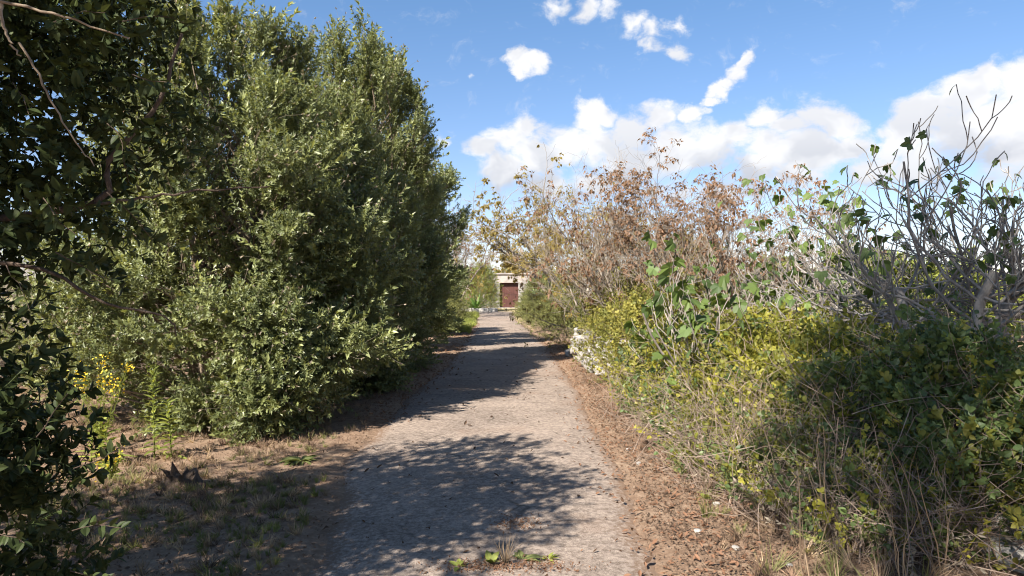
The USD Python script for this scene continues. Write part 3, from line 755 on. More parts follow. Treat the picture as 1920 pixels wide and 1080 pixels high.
oak = thing("holm_oak", "dark holm oak hanging its shaded leaves into the left edge of the view", "tree", (-3.9, 2.6, 0.0))
O = np.array([-3.9, 2.6, 0.0])
lobes = [(-2.62, 3.05, 3.0, 1.0, 0.62, 1.0, 800), (-2.0, 3.1, 3.0, 0.6, 0.4, 0.8, 190), (-2.35, 3.0, 2.2, 0.6, 0.5, 0.45, 240), (-2.75, 2.85, 1.9, 0.6, 0.6, 0.6, 220), (-4.4, 2.0, 3.7, 0.95, 0.9, 0.9, 600), (-3.5, 1.7, 2.2, 0.9, 0.9, 0.9, 600), (-3.0, 1.6, 3.7, 0.9, 0.8, 0.7, 480), (-2.55, 2.75, 0.75, 0.68, 0.7, 0.75, 800), (-2.35, 2.9, 1.15, 0.42, 0.4, 0.32, 170),
         (-3.0, 3.7, 3.5, 1.0, 0.8, 0.8, 800), (-4.3, 2.75, 2.8, 1.15, 0.9, 0.9, 850), (-5.6, 2.5, 2.5, 1.1, 0.9, 0.9, 650), (-4.6, 2.7, 4.2, 1.2, 1.0, 0.9, 600)]
pos, yd = blob_twigs(ro, lobes)
m = len(pos)
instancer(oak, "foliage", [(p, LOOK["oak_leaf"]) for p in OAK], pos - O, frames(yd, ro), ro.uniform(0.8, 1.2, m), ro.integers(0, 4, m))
# the sprigs that hang nearest to the viewer, leaf by leaf
near = [(-1.42, 2.42, 0.98, (0.8, -0.1, 0.25)), (-1.38, 2.4, 1.22, (0.9, 0.1, 0.3)), (-1.5, 2.3, 1.42, (0.5, 0.0, 0.6)), (-1.45, 2.5, 0.72, (0.7, 0.2, -0.3)), (-1.62, 2.2, 1.0, (0.5, -0.4, 0.1)),
        (-1.30, 2.55, 2.55, (0.7, -0.2, -0.3)), (-1.36, 2.5, 2.3, (0.6, 0, -0.5)), (-1.5, 2.3, 2.0, (0.5, -0.2, -0.5)), (-1.45, 2.35, 2.75, (0.8, -0.2, 0.1)), (-1.6, 2.25, 2.4, (0.4, -0.3, -0.4)),
        (-1.65, 2.3, 1.75, (0.4, -0.2, -0.6)), (-1.5, 2.45, 1.85, (0.7, 0.0, -0.4)), (-1.75, 2.3, 2.1, (0.3, -0.4, -0.3)), (-1.7, 2.2, 1.3, (0.6, -0.3, 0.3)), (-1.42, 2.6, 2.05, (0.6, 0.1, -0.6)),
        (-1.65, 2.3, 0.7, (0.5, -0.3, 0.2)), (-1.5, 2.4, 0.5, (0.8, 0.0, 0.1)), (-1.6, 2.4, 2.9, (0.6, -0.3, -0.1)), (-1.32, 2.6, 2.85, (0.7, 0.1, 0.2)), (-1.78, 2.25, 1.55, (0.5, -0.2, -0.1))]
lf = leaf_fine(0.5, 0.07, 0.2, 0.02)
twP = []
for (x, y, z, d) in near:
    P = paths(ro, np.array([[x, y, z]]) - unit(np.array(d)) * 0.16, np.array([d], float), np.array([0.24]), 6, 0.3, -0.15)
    part(oak, "twig", tubes(P - O, np.linspace(0.0022, 0.001, 6)[None], 4), LOOK["dark_wood"])
    for k in range(14):
        t = 0.6 + 4.3 * k / 13
        i = min(int(t), 4)
        q = P[0, i] * (1 - (t - i)) + P[0, i + 1] * (t - i)
        dd = unit(P[0, i + 1] - P[0, i])
        sd = unit(np.cross(dd, ro.normal(size=3)))
        R = frames((dd * 0.55 + sd * 0.85)[None], ro, np.array([0, 0, 1.0]), 0.5)
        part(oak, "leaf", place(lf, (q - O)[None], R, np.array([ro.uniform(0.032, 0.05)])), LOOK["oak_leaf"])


def limb(parent, pts, r0, r1, mat, name="branch", off=O, sides=7, jit=0.012):
    pts = np.array(pts, float)
    from scipy.interpolate import CubicSpline
    s = np.linspace(0, 1, len(pts))
    P = CubicSpline(s, pts)(np.linspace(0, 1, 18))
    P = P + ro.normal(size=P.shape) * jit
    return part(parent, name, tubes((P - off)[None], np.linspace(r0, r1, 18)[None], sides), mat, smooth=60)


limb(oak, [(-3.9, 2.6, -0.1), (-3.85, 2.62, 1.0), (-3.75, 2.6, 2.2), (-3.6, 2.6, 3.4), (-3.9, 2.3, 4.5)], 0.17, 0.06, LOOK["bark_trunk"], "trunk", sides=10)
limb(oak, [(-3.7, 2.6, 1.9), (-2.8, 2.7, 2.0), (-1.86, 2.95, 2.15), (-1.76, 2.96, 2.32), (-1.6, 2.97, 2.52), (-1.5, 2.98, 2.72), (-1.45, 3.0, 2.92)], 0.02, 0.006, LOOK["dark_wood"], jit=0.004)
limb(oak, [(-1.85, 2.95, 2.16), (-1.6, 3.0, 2.2), (-1.35, 3.05, 2.24), (-1.1, 3.1, 2.26)], 0.007, 0.003, LOOK["dark_wood"], jit=0.004)
limb(oak, [(-3.2, 2.6, 3.0), (-2.2, 2.4, 2.9), (-1.75, 2.35, 2.78), (-1.55, 2.35, 2.74), (-1.35, 2.4, 2.68)], 0.008, 0.003, LOOK["bark_brown"], jit=0.005)
limb(oak, [(-1.76, 2.35, 2.78), (-1.74, 2.35, 2.68), (-1.70, 2.36, 2.6)], 0.006, 0.003, LOOK["bark_brown"], jit=0.003)
limb(oak, [(-1.72, 2.38, 2.66), (-1.64, 2.4, 2.5), (-1.57, 2.42, 2.36), (-1.5, 2.45, 2.24)], 0.0045, 0.002, LOOK["bark_brown"], jit=0.003)
limb(oak, [(-3.6, 2.7, 1.7), (-2.6, 2.8, 1.9), (-1.95, 2.8, 1.88), (-1.75, 2.85, 1.76), (-1.55, 2.9, 1.7), (-1.45, 2.95, 1.6)], 0.012, 0.003, LOOK["dark_wood"], jit=0.005)

tall = thing("holm_oak", "tall holm oak behind the viewpoint whose shade falls on the right-hand brambles", "tree", (-2.2, -2.4, 0.0))
T0 = np.array([-4.6, -1.7, 0.0])   # its own frame
pos, yd = blob_twigs(ro, [(-4.6, -1.7, 8.6, 1.1, 1.1, 1.3, 800), (-4.5, -1.6, 10.6, 1.3, 1.25, 1.5, 1100), (-4.7, -1.8, 12.6, 1.25, 1.25, 1.4, 900), (-4.6, -1.7, 14.2, 1.0, 1.0, 1.1, 600)])
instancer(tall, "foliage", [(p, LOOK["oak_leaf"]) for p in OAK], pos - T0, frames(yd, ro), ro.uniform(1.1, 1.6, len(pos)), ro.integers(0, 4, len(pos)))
limb(tall, [(-4.6, -1.7, -0.1), (-4.55, -1.72, 4), (-4.5, -1.6, 8), (-4.5, -1.6, 12.5)], 0.3, 0.05, LOOK["bark_trunk"], "trunk", off=T0, sides=10)

# ------------------------------------------------------------------ brambles and scrub on the right
rb = np.random.default_rng(41)


def bramble_sprig(rng, leaf=0.05, n=9, length=0.38):
    """An arching cane with leaves in threes."""
    P = paths(rng, np.zeros((1, 3)), np.array([[0, 1.0, 0.25]]), np.array([length]), 6, 0.3, -0.5)
    ps, rs, sc = [], [], []
    for k in range(n):
        t = 0.3 + 4.6 * k / (n - 1)
        i = min(int(t), 4)
        q = P[0, i] * (1 - t + i) + P[0, i + 1] * (t - i)
        d = unit(P[0, i + 1] - P[0, i])
        sd = unit(np.cross(d, rng.normal(size=3)))
        ax = unit(d * 0.3 + sd + np.array([0, 0, 0.35]))
        q2 = q + ax * leaf * 0.7
        l = unit(np.cross(ax, [0, 0, 1.0]))
        s = leaf * rng.uniform(0.6, 1.2)
        for a in (0, 1.2, -1.2):
            ps.append(q2)
            rs.append(frames((ax * math.cos(a) + l * math.sin(a) + np.array([0, 0, -0.15]))[None], rng, np.array([0, 0, 1.0]) + ax * 0.1, 0.3)[0])
            sc.append(s * (1.15 if a == 0 else 0.9))
    return join([tubes(P, np.linspace(0.003, 0.0015, 6)[None], 3), place(leaf_fine(0.7, 0.07, 0.15) if leaf > 0.048 else leaf_simple(0.7, 0.05, 0.15), np.array(ps), np.array(rs), np.array(sc))])


BR = [bramble_sprig(rb) for _ in range(5)]
BR_BIG = [bramble_sprig(rb, 0.05, 9, 0.42) for _ in range(4)]
FINE = [sprig(rb, leaf_simple(0.34, 0.05, 0.1), n=30, length=0.34, leaf=0.034, spread=45, top_tuft=4, stem=0.002) for _ in range(4)]


def dead_tangle(rng, n=26, size=0.45):
    """A ball of dry canes."""
    s = rng.normal(size=(n, 3)) * size * 0.3
    P = paths(rng, s, rng.normal(size=(n, 3)) + np.array([0, 0, 0.3]), rng.uniform(0.3, 0.9, n) * size * 1.6, 5, 0.9, -0.3)
    return tubes(P, np.linspace(0.0035, 0.0012, 5)[None].repeat(n, 0), 3)


TANGLE = [dead_tangle(rb) for _ in range(3)] + [dead_tangle(rb, 14, 0.8)]


def thicket(name, label, cells, n, protos, mats, seed, group=None, layer=0.45, leafs=(0.8, 1.25), category="bush", tangle=0, tmat="twig_rust", up=0.5):
    """Foliage over a mound. cells: (x, y, rx, ry, height): overlapping domes; twigs lie in a layer under the domes' top."""
    rng = np.random.default_rng(seed)
    c = np.array(cells, float)
    o = np.array([c[:, 0].mean(), c[:, 1].mean(), 0.0])
    t = thing(name, label, category, o, group=group)

    def top_z(x, y):
        z = np.zeros_like(x)
        for cx, cy, rx, ry, h in c:
            q = 1 - ((x - cx) / rx) ** 2 - ((y - cy) / ry) ** 2
            z = np.maximum(z, h * np.clip(q, 0, 1) ** 0.8)
        return z * (1 + 0.75 * noise2(x, y, 1.3, seed) + 0.45 * noise2(x, y, 4.0, seed + 1))

    area = c[:, 2] * c[:, 3] * (0.6 + c[:, 4])
    k = rng.choice(len(c), n * 2, p=area / area.sum())
    a, r = rng.random(n * 2) * 6.283, np.sqrt(rng.random(n * 2))
    x, y = c[k, 0] + c[k, 2] * r * np.cos(a), c[k, 1] + c[k, 3] * r * np.sin(a)
    z = top_z(x, y)
    ok = z > 0.06
    x, y, z = x[ok][:n], y[ok][:n], z[ok][:n]
    e = 0.05
    g = np.stack([-(top_z(x + e, y) - top_z(x - e, y)) / (2 * e), -(top_z(x, y + e) - top_z(x, y - e)) / (2 * e), np.ones_like(x)], -1)
    nrm = unit(g * np.array([0.8, 0.8, 1.0]))
    dep = rng.random(len(x)) ** 1.6 * layer
    gap = meshkit.noise(np.stack([x, y, z], -1) * 3.1, seed) < 0.30
    pos = np.stack([x, y, z], -1) - nrm * (dep + np.where(gap, 0.3, 0.0))[:, None]
    pos[:, 2] = np.maximum(pos[:, 2], 0.03) + ground_z(x, y)
    yd = unit(nrm * 0.7 + rng.normal(size=pos.shape) * 0.6 + np.array([0, 0, up]))
    # long shoots that stand out of the mound
    w = rng.choice(len(pos), max(12, len(pos) // 60), replace=False)
    wd = unit(nrm[w] * 0.6 + rng.normal(size=(len(w), 3)) * 0.5 + np.array([0, 0, 0.8]))
    wl = rng.uniform(0.35, 0.95, len(w))
    WP = paths(rng, pos[w], wd, wl, 6, 0.35, -0.5)
    pos = np.vstack([pos] + [WP[:, i] for i in (1, 2, 3, 4)])
    yd = np.vstack([yd] + [unit(WP[:, i + 1] - WP[:, i] + rng.normal(size=wd.shape) * 0.25) for i in (1, 2, 3, 4)])
    nrm = np.vstack([nrm] + [nrm[w]] * 4)
    part(t, "shoot", tubes(WP - o, np.linspace(0.0045, 0.0015, 6)[None].repeat(len(w), 0), 4), LOOK[tmat], kind="stuff")
    m = len(pos)
    instancer(t, "foliage", list(zip(protos, [LOOK[mats[i % len(mats)]] for i in range(len(protos))])), pos - o, frames(yd, rng, np.array([0, 0, 1.0]), 0.5), rng.uniform(*leafs, m) * np.where(np.arange(m) < m - 4 * len(w), 1.0, 0.7), rng.integers(0, len(protos), m))
    # canes from the ground into the mound
    q = rng.choice(m, min(140, m // 4), replace=False)
    s = pos[q] * np.array([1, 1, 0]) + np.array([0, 0, 0.0])
    s[:, :2] += rng.normal(size=(len(q), 2)) * 0.25
    P = np.stack([s * (1 - f) + pos[q] * f + np.array([0, 0, 0.25]) * math.sin(f * 3.14) * (1 if f < 1 else 0) for f in np.linspace(0, 1, 6)], 1) + rng.normal(size=(len(q), 6, 3)) * 0.015
    part(t, "cane", tubes(P - o, np.linspace(0.006, 0.0025, 6)[None].repeat(len(q), 0), 4), LOOK[tmat], kind="stuff")
    if tangle:
        k = rng.choice(m, tangle)
        pp = pos[k] - nrm[k] * rng.uniform(-0.02, 0.2, (tangle, 1))
        instancer(t, "dead_canes", [(p, LOOK[tmat]) for p in TANGLE], pp - o, frames(rng.normal(size=pp.shape), rng), rng.uniform(0.6, 1.1, tangle), rng.integers(0, len(TANGLE), tangle))
    return t


thicket("bramble_thicket", "sunlit yellow-green bramble thicket below the figs on the right of the path",
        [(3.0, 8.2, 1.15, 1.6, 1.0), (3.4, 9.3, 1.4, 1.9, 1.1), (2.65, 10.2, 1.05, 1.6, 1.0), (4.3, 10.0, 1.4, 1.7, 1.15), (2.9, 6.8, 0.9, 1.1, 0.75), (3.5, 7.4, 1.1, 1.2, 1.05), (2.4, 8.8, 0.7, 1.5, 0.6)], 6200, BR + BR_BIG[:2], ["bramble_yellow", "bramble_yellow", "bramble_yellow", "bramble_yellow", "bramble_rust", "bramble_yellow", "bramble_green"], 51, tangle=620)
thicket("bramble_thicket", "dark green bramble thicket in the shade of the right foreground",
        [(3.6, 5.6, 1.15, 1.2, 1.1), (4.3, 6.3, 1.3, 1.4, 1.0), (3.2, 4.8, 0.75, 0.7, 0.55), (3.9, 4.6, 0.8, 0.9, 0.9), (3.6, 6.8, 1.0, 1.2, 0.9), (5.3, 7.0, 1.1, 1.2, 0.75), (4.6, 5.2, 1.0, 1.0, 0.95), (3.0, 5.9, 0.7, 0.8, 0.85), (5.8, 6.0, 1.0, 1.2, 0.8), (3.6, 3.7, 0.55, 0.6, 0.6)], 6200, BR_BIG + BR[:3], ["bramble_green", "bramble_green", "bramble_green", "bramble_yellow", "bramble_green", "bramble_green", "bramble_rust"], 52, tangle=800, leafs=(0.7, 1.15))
thicket("bramble_thicket", "rusty autumn brambles over the white stones of the dry-stone wall",
        [(2.5, 12.6, 0.9, 1.4, 1.35), (2.25, 14.6, 0.75, 1.2, 1.35), (3.3, 13.5, 1.2, 1.6, 1.8), (2.2, 16.8, 0.62, 1.2, 1.3), (2.9, 15.8, 1.0, 1.6, 1.7)], 3600, BR[:3] + FINE[:2], ["bramble_rust"], 53, tangle=160)
thicket("low_shrub", "olive-green fine-leaved shrubs along the far right edge of the path",
        [(2.0, 20.5, 0.8, 2.2, 1.25), (1.9, 24, 0.9, 2.6, 1.4), (1.75, 28, 1.0, 3.0, 1.5), (1.55, 33, 1.1, 3.5, 1.6), (1.5, 39, 1.2, 3.5, 1.6), (2.1, 45, 1.6, 4, 2.2), (2.6, 54, 1.7, 3, 2.6)], 6500, FINE, ["scrub_olive"], 54, leafs=(1.2, 1.9))
thicket("low_shrub", "grey-green low shrub at the left edge of the path before the house", [(-3.4, 37, 1.0, 2.0, 1.5), (-3.6, 33, 0.8, 2.0, 0.9), (-4.2, 41, 1.2, 2.0, 1.6)], 2400, FINE, ["scrub_olive"], 55, leafs=(1.2, 1.9))
thicket("garden_shrub", "rounded green and yellow shrub beside the yucca in front of the house", [(-2.35, 52.8, 1.3, 1.1, 3.1), (-1.85, 52.6, 0.65, 0.9, 1.7), (-4.2, 53.5, 1.5, 1.2, 2.9)], 3000, FINE, ["weed_leaf", "laurel_leaf_olive", "tree_ochre_leaf"], 56, leafs=(1.6, 2.4))
thicket("bay_shrub", "green bush half hidden among the twigs right of the door", [(2.35, 50, 1.5, 1.5, 2.8), (4.0, 51, 1.6, 1.5, 3.0)], 2400, LAUREL_FAR, ["laurel_leaf"], 57, leafs=(1.3, 1.9))

# dried scrub along the right verge
thicket("dry_scrub", "dry brown scrub with straw stalks at the foot of the yellow-green brambles",
        [(2.15, 6.6, 0.65, 1.1, 0.42), (2.0, 8.0, 0.5, 1.1, 0.38), (2.4, 5.5, 0.75, 0.8, 0.42), (2.75, 6.1, 0.7, 0.8, 0.5), (1.9, 9.6, 0.4, 1.2, 0.3), (2.5, 4.7, 0.6, 0.6, 0.34)], 1900, FINE + BR[:2], ["scrub_olive", "bramble_rust", "scrub_olive", "grey_scrub", "bramble_yellow", "bramble_green"], 58, tangle=420, layer=0.2, leafs=(0.6, 1.1))


# ------------------------------------------------------------------ leafless and half-leafless trees on the right
def bare_tree(name, label, x, y, seed, levels, stems, mat, leaf=None, leafmat=None, per_tip=0, leafsize=0.06, big_leaf_parts=0, prob=0.5, sides=(8, 6, 5, 4, 3), wood_split=True, cluster=1, group=None, start=None, tips_from=(-1,), leafdroop=0.8, taper=0.45, clear=None, clump=0):
    rng = np.random.default_rng(seed)
    o = np.array([x, y, float(ground_z(x, y))])
    t = thing(name, label, "tree", o, group=group)
    st, dr, ln, rd = (np.array(a, float) for a in stems)
    lv = grow(rng, st, dr, ln, rd, levels, 7, taper)
    if clear:
        lv = lv[:1] + [(P[k], R[k]) for P, R in lv[1:] for k in [~clear(P + o).any(1)]]
    part(t, "trunk", tubes(lv[0][0], lv[0][1], sides[0]), LOOK[mat], smooth=60)
    part(t, "branch", join([tubes(P, R, sides[min(i + 1, len(sides) - 1)]) for i, (P, R) in enumerate(lv[1:])]), LOOK[mat], smooth=60, kind="stuff")
    if leaf is not None:
        tips, dirs = [], []
        for i in tips_from:
            P = lv[i][0]
            for f in ((6,) if cluster == 1 else (6, 5, 4, 3)[:cluster]):
                tips.append(P[:, f])
                dirs.append(unit(P[:, f] - P[:, f - 1]))
        tips, dirs = np.vstack(tips), np.vstack(dirs)
        k = rng.random(len(tips)) < prob * (1.0 if not clump else 2.2 * smooth01(0.42, 0.6, meshkit.noise((tips + o) * clump, seed)))
        tips, dirs = np.repeat(tips[k], per_tip, 0), np.repeat(dirs[k], per_tip, 0)
        n = len(tips)
        sd = unit(np.cross(dirs, rng.normal(size=(n, 3))))
        yv = unit(dirs * 0.3 + sd + np.array([0, 0, -leafdroop]))
        pos = tips + dirs * rng.uniform(-0.06, 0.01, (n, 1)) + sd * 0.015
        rot = frames(yv, rng, np.array([0, 0, 1.0]), 0.5)
        sc = leafsize * rng.uniform(0.55, 1.2, n)
        if big_leaf_parts:
            # stalks, then each leaf on its own
            stalk = np.stack([tips, tips + sd * 0.02 + dirs * 0.01, pos], 1)
            dist = np.hypot(pos[:, 0] + o[0], pos[:, 1] + o[1])
            order = np.argsort(dist / sc)
            keep, rest = order[:big_leaf_parts], order[big_leaf_parts:]
            for i in keep:
                part(t, "leaf", place(leaf, pos[i:i + 1], rot[i:i + 1], sc[i:i + 1]), LOOK[leafmat[i % len(leafmat)]])
            if len(rest):
                part(t, "leaves", place(leaf, pos[rest], rot[rest], sc[rest]), LOOK[leafmat[0]], kind="stuff")
        else:
            part(t, "leaves", place(leaf, pos, rot, sc), LOOK[leafmat[0]], kind="stuff")
    return t


rs = np.random.default_rng(61)


def fan(n, spread, r, h=(1.5, 2.2), lift=1.0, az=None, seed=0, base=0.25):
    g = np.random.default_rng(seed)
    a = g.random(n) * 6.283 if az is None else np.array(az)
    return (np.column_stack([np.cos(a) * base * 0.4, np.sin(a) * base * 0.4, np.full(n, -0.05)]), np.column_stack([np.cos(a) * spread, np.sin(a) * spread, np.full(n, lift)]) + g.normal(size=(n, 3)) * 0.08,
            g.uniform(*h, n), g.uniform(0.7, 1.1, n) * r)


# rust-leaved thin tree
TW = [dict(wob=0.25, up=0.35), dict(n=8, angle=38, lr=0.62, rr=0.55, t0=0.15, wob=0.35, up=0.35, lift=0.1), dict(n=7, angle=42, lr=0.55, rr=0.6, t0=0.15, wob=0.4, up=0.3), dict(n=5, angle=45, lr=0.5, rr=0.65, t0=0.1, wob=0.5, up=0.2, rmin=0.0022)]
bare_tree("bare_tree", "thin grey-twigged tree with reddish-brown leaf tufts, tallest on the right of the path", 2.9, 15.5, 62, TW, fan(8, 0.42, 0.035, (3.0, 3.8), seed=1), "twig_grey",
          leaf_simple(0.5, 0.1, 0.3), ["tree_rust_leaf"], per_tip=4, leafsize=0.095, prob=0.5, cluster=2, clump=2.2)
bare_tree("bare_tree", "grey-twigged tree with brown leaf tufts standing right of the tallest one", 3.9, 13.2, 63, TW, fan(7, 0.45, 0.028, (2.4, 3.2), seed=2), "twig_grey",
          leaf_simple(0.5, 0.1, 0.3), ["tree_rust_leaf"], per_tip=4, leafsize=0.085, prob=0.42, cluster=2, clump=2.2)
bare_tree("bare_tree", "dense bush of fine pale twigs with ochre leaf tufts in front of the ochre tree", 2.6, 19.5, 64, TW, fan(9, 0.55, 0.03, (2.6, 3.5), seed=3), "twig_grey",
          leaf_simple(0.5, 0.1, 0.3), ["tree_ochre_leaf"], per_tip=4, leafsize=0.085, prob=0.5, cluster=2, clump=1.6)
# ochre tree over the path before the house
OC = [dict(wob=0.25, up=0.2), dict(n=6, angle=42, lr=0.7, rr=0.6, t0=0.3, wob=0.35, up=0.15), dict(n=6, angle=45, lr=0.55, rr=0.55, t0=0.2, wob=0.4, up=0.1), dict(n=6, angle=48, lr=0.5, rr=0.6, t0=0.1, wob=0.4, up=0.05, rmin=0.004)]
bare_tree("ochre_tree", "spreading tree with thinning ochre leaves arching over the path before the brown door", 2.7, 29.0, 65, OC, ([(0, 0, -0.1), (0.1, 0.1, -0.1), (0.05, -0.1, -0.1), (0.1, 0, -0.1)], [(-0.75, 0, 1.0), (-0.3, -0.3, 1), (0.25, 0.1, 1.0), (-0.5, 0.4, 1.0)], [5.0, 4.9, 4.3, 4.7], [0.1, 0.09, 0.08, 0.09]), "twig_grey",
          leaf_simple(0.55, 0.08, 0.2), ["tree_ochre_leaf"], per_tip=7, leafsize=0.14, prob=0.7, cluster=3, clump=0.9, sides=(8, 6, 4, 3, 3), clear=lambda P: (P[..., 0] < 1.5) & (P[..., 2] < np.where(P[..., 0] < -0.85, 1.9, 2.15)))
bare_tree("bare_tree", "thin tree with sparse pinkish leaves just behind the end of the evergreen row", -3.7, 43.0, 66, OC, fan(7, 0.45, 0.07, (4.2, 5.6), seed=5), "twig_grey",
          leaf_simple(0.5, 0.1, 0.3), ["tree_rust_leaf"], per_tip=4, leafsize=0.13, prob=0.5, cluster=2, clear=lambda P: (P[..., 0] > -2.3) & (P[..., 2] < 3.0))

# figs: stout, pale, up-curving shoots with a few big leaves at the tips
FG = [dict(wob=0.3, up=0.45, kink=0.1), dict(n=5, angle=42, lr=0.72, rr=0.55, t0=0.3, wob=0.35, up=0.7, kink=0.12), dict(n=4, angle=40, lr=0.55, rr=0.6, t0=0.25, wob=0.35, up=0.7, kink=0.12, rmin=0.0045), dict(n=3, angle=40, lr=0.6, rr=0.7, t0=0.25, wob=0.35, up=0.6, kink=0.15, rmin=0.0035)]
figm = ["fig_leaf_green", "fig_leaf_green", "fig_leaf_dark"]
bare_tree("fig_tree", "young fig with large fresh green leaves, leftmost of the figs", 2.75, 9.1, 71, FG[:3], fan(9, 0.85, 0.02, (1.2, 1.9), seed=6), "bark_pale", leaf_fig(), figm, per_tip=1, leafsize=0.165, big_leaf_parts=300, prob=0.75, taper=0.6, cluster=2, clear=lambda P: P[..., 0] < 1.75)
bare_tree("fig_tree", "fig with pale branches and few leaves behind the yellow-green brambles", 3.95, 10.8, 72, FG, fan(9, 0.75, 0.026, (1.7, 2.4), seed=7), "bark_pale", leaf_fig(), figm, per_tip=1, leafsize=0.135, big_leaf_parts=300, prob=0.5, taper=0.5)
bare_tree("fig_tree", "fig with thin pale branches just left of the big old one", 5.0, 10.4, 73, FG, fan(8, 0.85, 0.026, (1.5, 2.1), seed=8), "bark_pale", leaf_fig(), figm, per_tip=1, leafsize=0.135, big_leaf_parts=300, prob=0.45, taper=0.5)
BIG = [dict(wob=0.25, up=0.1, kink=0.1), dict(n=17, angle=74, lr=1.0, rr=0.32, t0=0.55, wob=0.4, up=0.75, kink=0.1, lift=0.1), dict(n=6, angle=38, lr=0.62, rr=0.55, t0=0.25, wob=0.4, up=0.7, kink=0.15, rmin=0.006), dict(n=3, angle=40, lr=0.48, rr=0.75, t0=0.3, wob=0.4, up=0.8, kink=0.2, rmin=0.006)]
bare_tree("fig_tree", "big old fig with dark thick stems and tangled grey branches at the right edge", 5.5, 8.1, 74, BIG,
          ([(-0.45, 0.1, -0.1), (-0.12, 0.0, -0.1), (0.3, 0.25, -0.1)], [(-0.22, 0.0, 1.0), (0.06, 0.0, 1.0), (0.15, 0.1, 1.0)], [1.95, 2.1, 2.0], [0.095, 0.085, 0.1]), "bark_fig",
          leaf_fig(), ["fig_leaf_dark", "fig_leaf_dark", "fig_leaf_green"], per_tip=1, leafsize=0.14, big_leaf_parts=300, prob=0.26, taper=0.6)

# ------------------------------------------------------------------ plants and things before the house
def strap_plant(name, label, x, y, n, length, mat, seed, w=0.07):
    rng = np.random.default_rng(seed)
    t = thing(name, label, "plant", (x, y, float(ground_z(x, y)) + 0.1))
    for k in range(n):
        a, e = rng.random() * 6.283, rng.uniform(0.25, 1.45)
        d = np.array([math.cos(a) * math.cos(e), math.sin(a) * math.cos(e), math.sin(e)])
        P = paths(rng, np.zeros((1, 3)), d[None], np.array([length * rng.uniform(0.7, 1.1)]), 7, 0.08, -0.55)[0]
        s = unit(np.cross(d, [0, 0, 1.0]))
        ww = w * np.array([0.7, 1.0, 1.0, 0.85, 0.6, 0.35, 0.03])
        v = np.stack([P - s * ww[:, None], P + np.array([0, 0, -0.02]), P + s * ww[:, None]], 1).reshape(-1, 3)
        f = []
        for i in range(6):
            o = 3 * i
            f += [[o, o + 1, o + 4], [o, o + 4, o + 3], [o + 1, o + 2, o + 5], [o + 1, o + 5, o + 4]]
        part(t, "leaf", (v, np.array(f)), mat)
    return t


strap_plant("yucca", "yucca with long green strap leaves in the bed before the house", -2.75, 51.2, 46, 1.55, LOOK["yucca_leaf"], 81)

rp = np.random.default_rng(82)
pear = thing("prickly_pear", "pale green prickly pear cactus among the shrubs right of the far path", "cactus", (1.9, 37.5, 0))
pts = [(0, 0, 0.75, 0.0)]
for k in range(16):
    x, z = rp.uniform(-0.9, 0.9), rp.uniform(0.5, 1.75)
    m = trimesh.creation.icosphere(2, 1.0)
    R = Rotation.from_euler("zy", [rp.uniform(-0.7, 0.7), rp.uniform(-0.7, 0.7)]).as_matrix()
    v = np.array(m.vertices) * np.array([0.17, 0.035, 0.26]) * rp.uniform(0.8, 1.2)
    part(pear, "pad", moved((v, np.array(m.faces)), (x, rp.uniform(-0.35, 0.35), z), R), LOOK["cactus_skin"], smooth=True)
part(pear, "stem", tubes(np.array([[(0, 0, 0), (0.02, 0, 0.3), (0.05, 0, 0.6), (0.1, 0, 0.9)], [(0, 0, 0), (-0.2, 0, 0.3), (-0.4, 0, 0.6), (-0.5, 0, 1.0)], [(0, 0, 0), (0.3, 0, 0.3), (0.5, 0, 0.7), (0.6, 0, 1.1)]], float), np.full((3, 4), 0.07), 7), LOOK["cactus_skin"])

# ------------------------------------------------------------------ far vegetation that closes the view
rf = np.random.default_rng(91)
FARP = [sprig(rf, leaf_simple(0.55, 0.06, 0.12), n=20, length=0.5, leaf=0.13, spread=55, top_tuft=5, stem=0.004) for _ in range(3)]


def far_bush(name, label, x, y, H, rx, mats, seed, n=45, per=46, protos=FARP, category="tree", plume_r=0.55):
    rng = np.random.default_rng(seed)
    t = thing(name, label, category, (x, y, float(ground_z(x, y))))
    d = unit(rng.normal(size=(n, 3)) * np.array([1, 1, 0.9]) + np.array([0, 0, 0.35]))
    d[:, 2] = np.abs(d[:, 2])
    lump = 0.75 + 0.5 * meshkit.noise(d * 2.0 + seed, seed)
    tip = d * np.array([rx, rx, H]) * lump[:, None]
    base = tip - unit(d + np.array([0, 0, 0.5])) * H * 0.3
    base[:, 2] = np.maximum(base[:, 2], 0.1)
    pos, yd = plumes(rng, base, tip, plume_r, per)
    instancer(t, "crown", [(p, LOOK[mats[i % len(mats)]]) for i, p in enumerate(protos)], pos, frames(yd, rng), rng.uniform(0.7, 1.2, len(pos)), rng.integers(0, len(protos), len(pos)))
    P = np.stack([base * np.array([0.1, 0.1, 0.0]) * (1 - f) + base * f for f in np.linspace(0, 1, 5)], 1)
    part(t, "trunk", tubes(P, np.linspace(0.07, 0.015, 5)[None].repeat(n, 0), 4), LOOK["bark_brown"])
    return t


